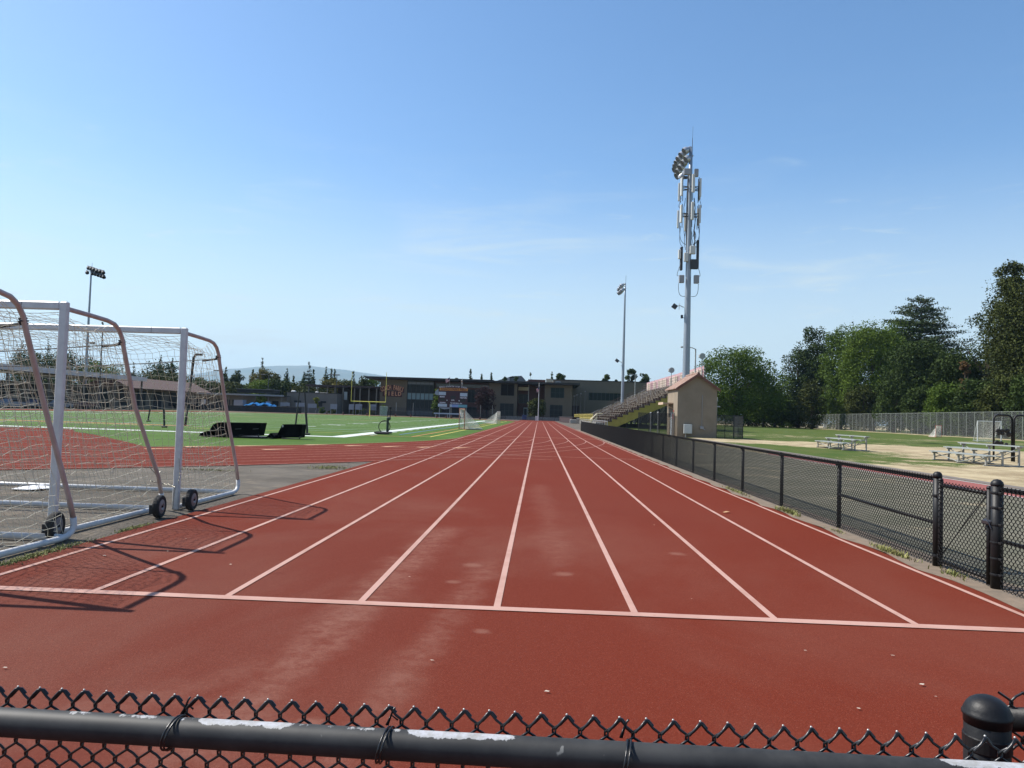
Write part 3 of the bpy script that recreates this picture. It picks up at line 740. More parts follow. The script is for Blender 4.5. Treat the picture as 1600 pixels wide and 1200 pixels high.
# ------------------------------------------------------------------ soccer goals parked on the apron
def lerp(a, b, t): return a+(b-a)*t
def polyline_at(pts, t):
    """point at fraction t of a 2-D polyline"""
    L_ = [0]
    for a, b in zip(pts[:-1], pts[1:]): L_.append(L_[-1]+math.hypot(b[0]-a[0], b[1]-a[1]))
    s = t*L_[-1]
    for i in range(len(pts)-1):
        if s <= L_[i+1] or i == len(pts)-2:
            k = (s-L_[i])/max(1e-9, L_[i+1]-L_[i]); return (lerp(pts[i][0], pts[i+1][0], k), lerp(pts[i][1], pts[i+1][1], k))
def goal(XR, Y0, dy, label, seed, post_square=True, wheels=(), straps=True):
    """XR: lateral place of the right post's outer face; Y0: front plane; dy: depth at the ground"""
    rn = random.Random(seed)
    t = thing("soccer_goal", (XR-3.7, Y0+1, 0), label, "soccer goal", "soccer goals parked in a row on the apron")
    W_ = 7.44; XL = XR-W_
    for x0 in (XR-.09, XL):
        mb = MB(); mb.rbox((x0+.045, Y0, 1.31), (.09, .062, 2.62), .014); mb.build("post", m_alu, t)
    mb = MB(); mb.rbox(((XR+XL)/2, Y0, 2.572), (W_-.182, .060, .094), .014); mb.build("crossbar", m_alu, t)
    mb = MB(); mb.box(((XR-.52), Y0-.0315, 2.572), (.004, .002, .09)); mb.build("joint", m_blackm, t)
    # side frames: top stay, rounded bend, sloping stay, rounded foot, ground bar
    prof = [(Y0+.05, 2.545), (Y0+.5, 2.53), (Y0+.82, 2.515), (Y0+.97, 2.49), (Y0+1.08, 2.43), (Y0+1.16, 2.33), (Y0+1.22, 2.18), (Y0+1.55, 1.45), (Y0+dy-.12, .48), (Y0+dy-.02, .24)]
    foot = [(Y0+dy-.02, .24), (Y0+dy+.0, .15), (Y0+dy-.03, .09), (Y0+dy-.10, .055), (Y0+dy-.22, .04), (Y0+.05, .04)]
    for xs in (XR-.046, XL+.046):
        mb = MB(); mb.tube([(xs, y, z) for y, z in prof], .0275, 14); mb.build("side_stay", m_rust, t, smooth=True)
        mb = MB(); mb.tube([(xs, y, z) for y, z in foot], .033, 14); mb.build("ground_bar", m_alu, t, smooth=True)
    mb = MB(); mb.tube([(XR-.07, Y0+dy-.16, .045), (XL+.07, Y0+dy-.16, .045)], .036, 12); mb.build("rear_bar", m_alu, t, smooth=True)
    # net: back and top as one sheet, two sides
    backp = [(Y0+.0, 2.50), (Y0+.55, 2.47), (Y0+1.0, 2.40), (Y0+1.2, 2.15), (Y0+1.6, 1.30), (Y0+dy-.2, .12)]
    V = []; F = []
    def strand(P, r=.0026):
        nonlocal V, F
        mb = MB(); mb.tube(P, r, 3, cap=False); k = len(V); V += mb.v; F += [tuple(i+k for i in f) for f in mb.f]
    nu, nv = 60, 30; ph = rn.uniform(0, 6)
    def bp(u, v):
        y, z = polyline_at(backp, v)
        x = lerp(XR-.09, XL+.09, u)
        s = math.sin(PI*min(1, max(0, v)))
        sagu = math.sin(u*PI*7+ph)*.5+.5
        z2 = z-.10*math.sin(PI*min(1, v/.42))*(v < .42)*(.35+.65*sagu)-.02*math.sin(u*31+v*9)
        y2 = y-.09*s*(.4+.6*sagu)*(v > .3)+.02*math.sin(u*23+ph)*s
        x += .02*math.sin(v*7+u*9+ph)*s
        return (x, y2, max(z2, .05))
    jit = [[(rn.gauss(0, .006), rn.gauss(0, .010), rn.gauss(0, .008)) for _ in range(nv+1)] for _ in range(nu+1)]
    PTS = [[tuple(a+b for a, b in zip(bp(i/nu, j/nv), jit[i][j] if 0 < j < nv else (0, 0, 0))) for j in range(nv+1)] for i in range(nu+1)]
    for i in range(nu+1): strand(PTS[i])
    for j in range(nv+1): strand([PTS[i][j] for i in range(nu+1)], .004 if j in (0, nv) else .0026)
    o = MB(); o.v = V; o.f = F; o.build("back_net", m_net, t)
    # sides
    for xs, inn in ((XR-.09, -1), (XL+.09, 1)):
        V = []; F = []
        poly = [(Y0+.02, 2.50), (Y0+.9, 2.46), (Y0+1.1, 2.36), (Y0+1.22, 2.12), (Y0+dy-.1, .15)]
        def rearY(z):
            for (ya, zz), (yb, zb_) in zip(poly[1:-1], poly[2:]):
                if zb_ <= z <= zz: return lerp(yb, ya, (z-zb_)/(zz-zb_))
            return poly[1][0] if z > 2.36 else poly[-1][0]
        ns, nh = 16, 22; G_ = []
        for j in range(nh+1):
            z = lerp(2.46, .08, j/nh); yr = rearY(z); row = []
            for i in range(ns+1):
                u = i/ns; y = lerp(Y0+.06, yr, u)
                sg = .11*math.sin(PI*u)*(1-.3*j/nh)
                row.append((xs+inn*.10*math.sin(PI*u)*math.sin(PI*j/nh)+rn.gauss(0, .012), y+rn.gauss(0, .010), max(.05, z-sg*(j < nh)+rn.gauss(0, .012))))
            G_.append(row)
        for row in G_: strand(row)
        for i in range(ns+1): strand([G_[j][i] for j in range(nh+1)])
        o = MB(); o.v = V; o.f = F; o.build("side_net", m_net, t)
    # black stretch strap across the back near the bend, wrapped at the tube
    if straps:
        mb = MB(); zz = 2.26; yy = Y0+1.19
        n = 26; mb.tube([(lerp(XR-.06, XL+.06, i/n), yy+.04*math.sin(PI*i/n), zz-.22*math.sin(PI*min(1, i/n*1.0))+(0)) for i in range(n+1)], .0075, 6)
        st = mb.build("strap", m_blackm, t)
        mb = MB(); mb.tube([(XR-.062+.04*math.cos(a), yy+.04*math.sin(a), zz+.004*a) for a in [k*.5 for k in range(26)]], .008, 6)
        mb.tube([(XR-.06, yy, zz), (XR-.32, yy+.01, zz-.04)], .016, 8); mb.build("strap_wrap", m_blackm, t)
    for (wx, wy, rz) in wheels:
        wo = Matrix.Rotation(rz, 3, 'Z')@Matrix.Rotation(PI/2, 3, 'Y'); R_ = .152; c = Vector((wx, wy, R_+.002)); mb = MB()
        prof = [(R_*.60, -.034), (R_*.86, -.042), (R_*.95, -.036), (R_, -.018), (R_, .018), (R_*.95, .036), (R_*.86, .042), (R_*.60, .034)]
        mb.lathe(prof, c, 26, wo); wh = mb.build("wheel", m_tyre, t, smooth=False)
        mb = MB(); mb.lathe([(.01, -.03), (R_*.3, -.045), (R_*.62, -.036), (R_*.62, .036), (R_*.3, .045), (.01, .03)], c, 18, wo); mb.build("rim", m_rim, wh)
        mb = MB(); mb.tube([c+wo@Vector((0, 0, -.11)), c+wo@Vector((0, 0, .05))], .012, 8); mb.rbox(c+wo@Vector((0, 0, -.09))+Vector((0, 0, -.03)), (.05, .09, .12), .008); mb.build("axle_bracket", m_blackm, wh)
    return t
g0_ = goal(-5.02, 5.82, 2.14, "nearest white soccer goal, its front cut off at the left edge of the photo", 3, wheels=((-5.21, 7.86, .12),))
g1_ = goal(-5.29, 8.0, 2.36, "middle of the three white soccer goals, square post in front of the others", 5, wheels=((-4.98, 9.62, .1),))
g2_ = goal(-5.11, 10.42, 2.18, "farthest of the three parked white soccer goals, with a wheel right of its post", 9, wheels=((-4.93, 10.42, .06),))
# chains tying goal and goal
def chain(parent, pts):
    mb = MB(); n = len(pts)
    for i in range(n-1):
        a, b = Vector(pts[i]), Vector(pts[i+1]); L_ = (b-a).length; m_ = max(1, int(L_/.022)); d = (b-a)/m_
        for k in range(m_):
            c = a+d*(k+.5); dd = d.normalized(); s = dd.cross(Vector((0, 0, 1)) if k % 2 else Vector((.4, 1, .2))).normalized()
            q = [c+dd*math.cos(t)*.016+s*math.sin(t)*.009 for t in [2*PI*j/8 for j in range(9)]]
            mb.tube(q, .0035, 4, cap=False)
    mb.build("chain", m_chain, parent)
chain(g2_, [(-5.42, 10.20, .42), (-5.30, 10.34, .37), (-5.2, 10.35, .36), (-5.12, 10.30, .34), (-5.15, 10.33, .2), (-5.16, 10.34, .02)])
chain(g2_, [(-5.45, 10.2, .62), (-5.4, 10.3, .50), (-5.36, 10.36, .55)])
chain(g2_, [(-5.11, 10.35, .74), (-5.09, 10.36, .55), (-5.1, 10.35, .38)])
# sheet of paper on the asphalt
mb = MB(); mb.add([(-8.72, 11.95, .02), (-8.28, 11.85, .035), (-8.22, 12.35, .02), (-8.5, 12.42, .06), (-8.75, 12.3, .03)], [(0, 1, 2, 3, 4)])
tag(mb.build("paper_sheet", mat("paper_white", (.82, .83, .86), .7), origin=(-8.5, 12.1, .02)), "crumpled white sheet of paper lying on the grey apron behind the goals", "paper")

# ------------------------------------------------------------------ floodlight poles
m_hood = mat("lamp_hood", (.50, .52, .55), .4, .6)
m_lens = mat("lamp_reflector", (.45, .36, .20), .25, .5)
m_ant = mat("antenna_white", (.66, .67, .64), .5, var=.04)
m_eq = mat("equipment_grey", (.33, .34, .36), .55, var=.1)
m_dk = mat("equipment_dark", (.045, .05, .06), .6)
def flood(parent, c, aim, s=1.0, name="floodlight", mm=None):
    z = Vector(aim).normalized(); R = z.to_track_quat('Z', 'Y').to_matrix(); mb = MB()
    mb.lathe([(.06*s, -.42*s), (.14*s, -.40*s), (.17*s, -.18*s), (.30*s, .0), (.335*s, .12*s), (.34*s, .34*s), (.32*s, .34*s), (.30*s, .10*s)], c, 14, R)
    fl = mb.build(name, mm or m_hood, parent, smooth=False)
    mb = MB(); mb.lathe([(.29*s, .085*s), (.2*s, .05*s), (.02*s, .03*s)], c, 12, R); mb.build("lens", m_lens, fl)
    return fl
def polemesh(x, y, H, r0, r1, h0=0):
    mb = MB(); mb.lathe([(lerp(r0, r1, i/10), h0+(H-h0)*i/10) for i in range(11)], (x, y, 0), 20); return mb
TX, TY = 14.75, 75.0
tw = thing("light_tower", (TX, TY, 0), "tallest grey light tower, carrying cell antennas, rising behind the tiled hut", "light tower")
polemesh(TX, TY, 29.3, .42, .17).build("pole", m_galv, tw, smooth=True)
mb = MB(); mb.lathe([(.7, 0), (.7, .5), (.45, .52)], (TX, TY, 0), 20); mb.build("base", m_conc, tw)
mb = MB(); mb.tube([(TX+.12, TY, 29.0), (TX+.14, TY, 30.4)], .03, 6); mb.tube([(TX+.14, TY, 30.4), (TX+.16, TY, 31.6)], .012, 5); mb.build("lightning_rod", m_dk, tw)
up_ = [(1073.5, 234, 75), (1068, 240.5, 76), (1063.5, 247, 77), (1060.5, 253, 78), (1058.5, 258.5, 79), (1057.5, 263.5, 80)]
lo_ = [(1076, 247, 75), (1071, 253, 76), (1066.5, 260, 77), (1062.5, 266.5, 78), (1061, 273, 79.2)]
for row in (up_, lo_):
    c_ = []
    for x, y, Y in row:
        X, Z = pz(x, y, Y); flood(tw, Vector((X, Y, Z)), (-.80, -.15, -.62), 1.15); c_.append((X+.45, Y, Z+.28))
    mb = MB(); mb.tube([(TX, TY, c_[0][2])]+c_, .06, 6); mb.build("crossarm", m_galv, tw)
flood(tw, Vector((pz(1066, 274, 76)[0], 76, pz(1066, 274, 76)[1])), (-.3, .5, -.7), 1.0)
def ring_ant(z0, z1, offs):
    for (dx, dy, w_, dz) in offs:
        mb = MB(); mb.rbox((TX+dx, TY+dy, (z0+z1)/2+dz), (w_, .18, z1-z0), .05, math.atan2(dy, dx)+PI/2); mb.build("antenna_panel", m_ant, tw)
    mb = MB()
    for (dx, dy, w_, dz) in offs:
        for zz in (lerp(z0, z1, .40), lerp(z0, z1, .55)):
            mb.tube([(TX, TY, zz), (TX+dx*.82, TY+dy*.82, zz)], .045, 6)
        mb.tube([(TX+dx*.85, TY+dy*.85, z0-.5), (TX+dx*.85, TY+dy*.85, z1+.1)], .035, 6)
    mb.build("antenna_mount", m_dk, tw)
ring_ant(24.25, 26.15, [(-.92, -.30, .30, -.0), (-1.05, .35, .26, -.35), (.18, -.75, .30, .25), (1.0, -.25, .22, .0), (1.05, .4, .24, -.15), (.0, .8, .26, 0)])
ring_ant(21.5, 23.35, [(-.92, -.30, .30, .0), (-1.10, .35, .24, -.4), (.15, -.75, .30, .2), (1.02, -.2, .22, .05), (1.0, .4, .22, -.1), (-.22, .8, .24, -.6)])
for (dx, dy, z, sx, sz, mm) in ((-.38, -.35, 26.75, .75, .65, m_eq), (.62, .1, 26.8, .4, .8, m_eq), (-.55, -.2, 26.2, .45, .25, m_dk), (.3, -.45, 18.7, .55, .85, m_ant),
        (-.35, -.45, 17.95, .42, .9, m_ant), (-.95, -.1, 18.3, .24, .95, m_ant), (.55, -.2, 17.3, .75, 1.0, m_dk), (-.72, .1, 17.9, .26, 2.4, m_dk), (.92, .1, 18.4, .24, 2.9, m_dk),
        (-.72, -.25, 15.75, .52, .8, m_eq), (.78, -.25, 15.75, .52, .85, m_eq)):
    mb = MB(); mb.rbox((TX+dx, TY+dy, z), (sx, .32, sz), .04); mb.build("equipment_box", mm, tw)
mb = MB(); cr = random.Random(4)
for z0, z1, rr in ((26.6, 18.5, .24), (24.2, 20.2, .45), (20.8, 18.9, .5)):
    for k in range(7):
        a = cr.uniform(0, 2*PI); pts = []
        for i in range(9):
            u = i/8; r_ = rr*(1+.35*math.sin(u*PI)*cr.uniform(.4, 1.4)); pts.append((TX+math.cos(a)*r_, TY+math.sin(a)*r_, lerp(z0, z1, u)))
        mb.tube(pts, .028, 4)
for sx in (-1, 1):
    for (xa, za_, xb, zb_) in ((1.0, 21.3, .35, 19.3), (.9, 24.1, .95, 23.2), (.9, 21.2, .6, 19.0), (1.0, 15.3, .3, 14.0), (.8, 17.4, 1.05, 16.1)):
        pts = [(TX+sx*(lerp(xa, xb, i/8)+.22*math.sin(PI*i/8)), TY-.2, lerp(za_, zb_, i/8)-.45*math.sin(PI*i/8)) for i in range(9)]
        mb.tube(pts, .026, 4)
mb.build("cables", m_dk, tw)
# side-mounted projector and small sensor
def side_projector(parent, x, y, z, s=1.0):
    mb = MB(); mb.tube([(x-.35*s, y, z), (x-.9*s, y, z+.25*s), (x-1.3*s, y, z+.1*s)], .05*s, 6); mb.tube([(x-.95*s, y, z-.3*s), (x-.95*s, y, z+.5*s)], .035*s, 5); mb.build("bracket", m_galv2, parent)
    mb = MB(); mb.box((x-1.55*s, y, z+.1*s), (.62*s, .6*s, .5*s), mat=Matrix.Rotation(.6, 3, 'Y')); mb.build("projector", m_dk, parent)
side_projector(tw, TX-.1, TY, 12.9, .78)
mb = MB(); mb.rbox((TX-.55, TY, 11.95), (.22, .2, .35), .03); mb.tube([(TX-.5, TY, 11.9), (TX-.3, TY, 11.8)], .03, 5); mb.build("sensor", m_dk, tw)

def light_pole(x, y, H, label, mirror=False, far=False, rz=0):
    t = thing("light_pole", (x, y, 0), label, "light pole", "light poles round the stadium")
    polemesh(x, y, H, .36, .16).build("pole", m_galv, t, smooth=True)
    mb = MB(); mb.tube([(x+.1, y, H-.2), (x+.12, y, H+1.7)], .03, 5); mb.build("lightning_rod", m_dk, t)
    return t
lp = light_pole(17.24, 154, 29.6, "grey floodlight pole standing in the far grandstand, left of the antenna tower")
for row in ([(972.5, 445.5, 150), (971, 448, 153), (969, 450.5, 156), (968, 452.5, 160)], [(973, 453, 150), (971.5, 455, 153), (970, 456.5, 156), (968, 457.5, 160)]):
    pp = []
    for x, y, Y in row:
        X, Z = pz(x, y, Y); flood(lp, Vector((X, Y, Z)), (-.8, -.1, -.62), 1.25); pp.append((X+.6, Y, Z+.35))
    mb = MB(); mb.tube(pp, .08, 6); mb.build("crossarm", m_galv, lp)
mb = MB(); mb.tube([(17.24, 154, 12.8), (16.3, 154, 13.3)], .06, 6); mb.tube([(17.24, 154, 12.2), (16.8, 154, 12.4)], .06, 6); mb.build("bracket", m_galv2, lp)
mb = MB(); mb.box((15.95, 154, 13.35), (.75, .6, .55), mat=Matrix.Rotation(.6, 3, 'Y')); mb.build("projector", m_dk, lp)
lp2 = light_pole(-99.8, 158, 30.3, "distant grey floodlight pole seen through the goal nets on the left")
for row in ([(138, 418, 158), (142, 419, 157), (146, 420.5, 156), (151, 422.5, 155), (156, 423.5, 154), (161, 425, 153)], [(136, 425, 158), (144.5, 426.5, 157), (149, 427.5, 156), (153.5, 429, 155), (158, 430.5, 154), (162, 432, 153)]):
    pp = []
    for x, y, Y in row:
        X, Z = pz(x, y, Y); flood(lp2, Vector((X, Y, Z)), (.45, -.4, -.7), 1.15, mm=m_dk); pp.append((X, Y+.4, Z+.35))  # hoods take the dark tone to stand in for shade away from the sun
    mb = MB(); mb.tube(pp, .08, 6); mb.build("crossarm", m_dk, lp2)
mb = MB(); mb.tube([(-99.8, 158, 14.0), (-98.9, 157.6, 14.4)], .06, 6); mb.box((-98.4, 157.6, 14.2), (.8, .6, .45), .2); mb.build("projector", m_dk, lp2)

# ------------------------------------------------------------------ grandstand
SX0, SX1, SY0, SY1 = 9.6, 23.3, 105.0, 168.0
NR = 18; TR = (SX1-SX0)/NR; RISE = (7.35-.95)/NR
m_sty = mat("stringer_yellow", (.40, .30, .055), .6, var=.12, vs_=1.5)
m_sbr = mat("bench_maroon", (.09, .045, .035), .6, var=.2, vs_=2)
m_plank = mat("bench_plank", (.42, .38, .30), .55, .1, col2=(.10, .07, .055), vs_=.55)
m_und = mat("stand_underframe", (.05, .045, .04), .8)
gs = thing("grandstand", (16, SY0, 0), "long stepped grandstand with yellow side beam beyond the tiled hut", "grandstand")
def sz(x): return .95+(x-SX0)*(RISE/TR)
for i in range(NR):
    x = SX0+i*TR; z = .95+i*RISE
    mb = MB(); mb.bx(x+.02, x+TR-.08, SY0, SY1, z-.05, z); mb.bx(x-.03, x+.0, SY0, SY1, z-RISE+.06, z-.06); mb.build("footboard", m_plank if i % 2 else m_sbr, gs)
    mb = MB(); y = SY0; k = 0
    while y < SY1:
        y2 = min(SY1, y+4.6); mb.bx(x+.40, x+.68, y+.02, y2-.05, z+.40, z+.45); y = y2; k += 1
        if k % 4 == 0: y += 1.3
    mb.build("seat", m_plank, gs)
    mb = MB()
    for j in range(23):
        yb = SY0+.05+j*2.75
        if yb < SY1: mb.bx(x+.46, x+.60, yb, yb+.06, z, z+.40); mb.bx(x+.70, x+.74, yb, yb+.06, z-.05, z+.20)
    mb.bx(x+.38, x+.70, SY0-.03, SY0+.018, z+.30, z+.46); mb.bx(x+.12, x+.20, SY0-.03, SY0, z-.25, z+.05); mb.bx(x+.30, x+.36, SY0-.03, SY0, z-.2, z+.25); mb.bx(x+.60, x+.66, SY0-.03, SY0, z-.1, z+.3)
    mb.build("seat_support", m_sbr, gs)["kind"] = "stuff"
for nme, yy, mm in (("side_beam", SY0-.09, m_sty), ("side_beam", SY1+.05, m_sty), ("inner_beam", SY0+18, m_und), ("inner_beam", SY0+40, m_und)):
    P = []
    for i in range(NR):
        x = SX0+i*TR; z = .95+i*RISE-.07; P += [(x, yy, z-.02), (x+TR, yy, z-.02)]
    P += [(SX1, yy, sz(SX1)-1.5), (SX0+1.2, yy, .06), (SX0-.2, yy, .06), (SX0-.2, yy, .6)]
    mb = MB(); mb.prism(P[::-1], (0, .05, 0)); mb.build(nme, mm, gs)
for yy in np.arange(SY0+.3, SY1, 7.5):
    mb = MB()
    for xx in (12.5, 16, 19.5, 23.0): mb.bx(xx-.08, xx+.08, yy-.08, yy+.08, 0, sz(xx)-.4)
    mb.tube([(12.5, yy, .2), (16, yy, sz(16)-.5)], .05, 5); mb.tube([(16, yy, .2), (19.5, yy, sz(19.5)-.5)], .05, 5); mb.tube([(19.5, yy, .2), (23, yy, sz(23)-.5)], .05, 5); mb.bx(12.4, 23.1, yy-.05, yy+.05, .12, .24)
    mb.build("underframe", m_und, gs)
# front walkway, yellow guard rail with picket infill, stair gaps
mb = MB(); mb.bx(8.3, SX0-.25, SY0+3, SY1+6, .62, .72); mb.bx(8.3, 8.42, SY0+3, SY1+6, 0, .615)
mb.build("walkway", m_conc, gs)
m_gy = mat("guard_yellow", (.70, .56, .14), .5, var=.08)
mb = MB(); yy = SY0+10
while yy < SY1+6:
    y2 = min(yy+12, SY1+6)
    for z in (.86, 1.30, 1.92): mb.tube([(8.36, yy, z), (8.36, y2, z)], .035, 6)
    for k in np.arange(yy, y2, .22): mb.bx(8.345, 8.375, k-.015, k+.015, .86, 1.92)
    for k in (yy, (yy+y2)/2, y2): mb.bx(8.32, 8.40, k-.04, k+.04, .72, 2.0)
    yy = y2+1.5
mb.build("front_guard", m_gy, gs)
for yb in (SY0+3.2, SY0+4.6):
    mb = MB(); mb.tube([(7.6, yb, .1), (7.6, yb, 1.1), (8.5, yb, 1.95), (9.3, yb, 2.0)], .045, 7); mb.tube([(8.5, yb, .7), (8.5, yb, 1.95)], .04, 6); mb.tube([(7.6, yb, .6), (8.5, yb, 1.35)], .035, 6); mb.build("stair_rail", mat("guard_cream", (.78, .70, .45), .5), gs)
mb = MB()
for k in range(4): mb.bx(7.5+k*.26, 8.29, SY0+3.3, SY0+4.5, .0, .16*(k+1))
mb.build("entry_steps", m_conc, gs)
# aisle handrails
m_rail2 = mat("handrail_grey", (.38, .39, .41), .5, .4)
for ya in (SY0+19.6, SY0+40):
    mb = MB()
    for s in range(6):
        xa = SX0+.6+s*2.3; za_ = sz(xa); xb = xa+1.6; zb_ = sz(xb)
        mb.tube([(xa, ya, za_), (xa, ya, za_+.95), (xb, ya, zb_+.95), (xb, ya, zb_)], .03, 6); mb.tube([(xa, ya, za_+.5), (xb, ya, zb_+.5)], .02, 5)
    mb.build("aisle_rail", m_rail2, gs)
# back and near-end guard rails
mb = MB()
for z in (.55, 1.0, 1.45): mb.tube([(SX1+.05, SY0, 7.35+z), (SX1+.05, SY1, 7.35+z)], .03, 6)
for y in np.arange(SY0, SY1+.1, 4.5): mb.tube([(SX1+.05, y, 6.9), (SX1+.05, y, 9.0)], .04, 6)
mb.build("back_guard", m_sbr, gs)
mb = MB()
for dz in (.55, 1.05): mb.tube([(SX0+6.0, SY1+.06, sz(SX0+6)+dz), (SX1, SY1+.06, sz(SX1)+dz)], .03, 5)
for k in range(8): xx = SX0+6+k*(SX1-SX0-6)/7; mb.tube([(xx, SY1+.06, sz(xx)), (xx, SY1+.06, sz(xx)+1.05)], .03, 5)
mb.build("end_guard", m_sbr, gs)
# windscreen banner behind the top row
m_ban = mat("banner_cloth", (.46, .29, .31), .85, var=.12, vs_=1.2, stretch=(1, .4, 1))
m_banw = mat("banner_pale", (.78, .66, .55), .85, var=.1, vs_=2)
bn = thing("banner", (SX1+.3, 135, 7.5), "long pink windscreen banner with pale block shapes behind the top row of the grandstand", "banner")
mb = MB(); n = 60
vs0 = []
for i in range(n+1):
    y = lerp(SY0+1.9, 163, i/n); bow = .05*math.sin(i*.9)
    vs0 += [(SX1+.25+bow, y, 7.45), (SX1+.25+bow, y, 9.35)]
mb.add(vs0, [(2*i, 2*i+1, 2*i+3, 2*i+2) for i in range(n)])
mb.add([(x+.03, y, z) for x, y, z in vs0], [(2*i, 2*i+2, 2*i+3, 2*i+1) for i in range(n)]); mb.build("cloth", m_ban, bn)
rb_ = random.Random(2)
for (ya, yb) in ((107.8, 116), (119.5, 124), (127, 135), (138, 147), (150, 153.5), (158, 162.5)):
    mb = MB(); y = ya
    while y < yb:
        wd = rb_.uniform(.5, 1.0); mb.bx(SX1+.17, SX1+.19, y, y+wd, 7.62, 9.0); y += wd+rb_.uniform(.25, .5)
    mb.build("pale_blocks", m_banw, bn)

# ------------------------------------------------------------------ tiled hut in front of the grandstand
g = G("stucco", .92)
c = g.mix(g.rng(g.noise(.9, 5), .35, .7), (.27, .225, .170), (.31, .26, .20))
c = g.mix(g.rng(g.xyz()['Z'], .9, 0.0, 0, .35), c, (.22, .17, .12))
c = g.mix(g.rng(g.noise(2.2, 6, .75, (1, 1, .22), (3, 3, 3)), .55, .75, 0, .38), c, (.17, .135, .10))
g.bump(g.noise(60, 3, .7), .35, .01); m_stucco = g.out(c)
g = G("roof_tiles", .8)
c = g.mix(g.rng(g.noise(3, 5), .35, .7), (.30, .18, .14), (.42, .32, .27)); c = g.mix(g.rng(g.vor(4), .1, .5, .3, 0), c, (.25, .1, .07)); m_tile = g.out(c)
m_barge = mat("barge_red", (.17, .075, .055), .75, var=.15, vs_=3)
HX0, HX1, HY0, HY1 = 11.92, 15.28, 64.0, 69.0; EZ, RZ = 4.28, 5.45; HXM = (HX0+HX1)/2
hut = thing("stucco_hut", (HXM, 66.5, 0), "beige stucco hut with a red tiled gable roof beside the grandstand", "hut")
mb = MB(); P = [(HX0, HY0, -.1), (HX1, HY0, -.1), (HX1, HY0, EZ), (HXM, HY0, RZ-.02), (HX0, HY0, EZ)]
mb.prism(P, (0, HY1-HY0, 0)); mb.build("walls", m_stucco, hut)
rf = None
mb = MB(); sl_ = (RZ-EZ)/(HXM-HX0); ov = .22
for sgn in (-1, 1):
    xe = HXM+sgn*(HXM-HX0+ov); ze = RZ-sl_*(HXM-HX0+ov); nrows = 9
    for r_ in range(nrows):
        u0, u1 = r_/nrows, (r_+1)/nrows; xa, xb = lerp(xe, HXM, u0), lerp(xe, HXM, u1); z0_, z1_ = lerp(ze, RZ, u0)+.05, lerp(ze, RZ, u1)+.05
        ncol = 22; y0 = HY0-.26; y1 = HY1+.26
        for k in range(ncol):
            ya = lerp(y0, y1, k/ncol); yb = lerp(y0, y1, (k+1)/ncol); ym = (ya+yb)/2; b = .055
            mb.add([(xa, ya, z0_+.03), (xa, ym, z0_+.03+b), (xa, yb, z0_+.03), (xb, yb, z1_), (xb, ym, z1_+b), (xb, ya, z1_), (xa, ya, z0_-.02), (xa, yb, z0_-.02)],
                   [(0, 1, 4, 5), (1, 2, 3, 4), (0, 6, 7, 2, 1)])
mb.prism([(HXM-(HXM-HX0+ov), HY0-.25, RZ-sl_*(HXM-HX0+ov)+.035), (HXM, HY0-.25, RZ+.035), (HXM+(HXM-HX0+ov), HY0-.25, RZ-sl_*(HXM-HX0+ov)+.035), (HXM, HY0-.25, RZ-.0)], (0, HY1-HY0+.5, 0))
rf = mb.build("roof", m_tile, hut)
mb = MB(); mb.tube([(HXM, HY0-.27+.4*i, RZ+.10+.015*(i % 2)) for i in range(14)], .10, 8); mb.build("ridge", m_tile, rf)
mb = MB()
for sgn in (-1, 1):
    xe = HXM+sgn*(HXM-HX0+ov); ze = RZ-sl_*(HXM-HX0+ov)
    mb.prism([(HXM, HY0-.30, RZ+.09), (HXM, HY0-.30, RZ-.16), (xe, HY0-.30, ze-.16), (xe, HY0-.30, ze+.09)], (0, .045, 0))
mb.build("barge_board", m_barge, rf)
mb = MB(); mb.bx(11.03, 11.9, 66.0, 68.6, 2.86, 2.98); mb.bx(11.0, 11.03, 65.98, 68.62, 2.80, 3.02); mb.tube([(11.1, 66.1, 2.86), (11.9, 66.1, 2.45)], .04, 6); mb.build("canopy", mat("canopy_wood", (.55, .40, .28), .7), hut)
mb = MB(); mb.bx(11.885, 11.92, 66.4, 67.4, .02, 2.1); mb.build("door", mat("door_bluegrey", (.46, .50, .54), .5, var=.1), hut)
mb = MB(); mb.rbox((11.86, 65.6, 1.75), (.06, .32, .42), .01); mb.rbox((11.86, 65.55, 2.25), (.05, .14, .16), .01); mb.build("door_sign", mat("sign_red", (.55, .09, .07), .5), hut)
cab = thing("electric_cabinet", (12.75, 63.8, 0), "pale grey electric cabinet on a post against the stucco hut's gable wall", "cabinet")
mb = MB(); mb.rbox((12.80, 63.83, .72), (.70, .26, .80), .02); body = mb.build("box", mat("cabinet_grey", (.50, .53, .52), .5, var=.06), cab)
mb = MB(); mb.bx(12.5, 13.1, 63.69, 63.697, .38, 1.06); mb.build("panel_door", mat("cabinet_door", (.56, .59, .58), .45, var=.05), body)
mb = MB(); mb.tube([(12.62, 63.8, 0), (12.62, 63.8, .33)], .035, 8); mb.build("leg", m_galv2, cab)
mb = MB(); mb.rbox((14.02, 63.92, .86), (.30, .14, .24), .02); mb.tube([(14.15, 63.9, .75), (14.3, 63.9, .68)], .04, 6); tag(mb.build("meter_box", m_eq, origin=(14.05, 63.95, .8)), "small grey meter box low on the stucco hut's gable wall", "meter box")

mb = MB(); mb.tube([(14.02, 63.96, .98), (14.02, 63.96, 3.6), (14.02, 64.02, 3.7)], .022, 7); tag(mb.build('conduit', m_eq, origin=(14.02, 63.96, 1)), 'thin vertical conduit rising from the meter box on the hut gable', 'conduit')
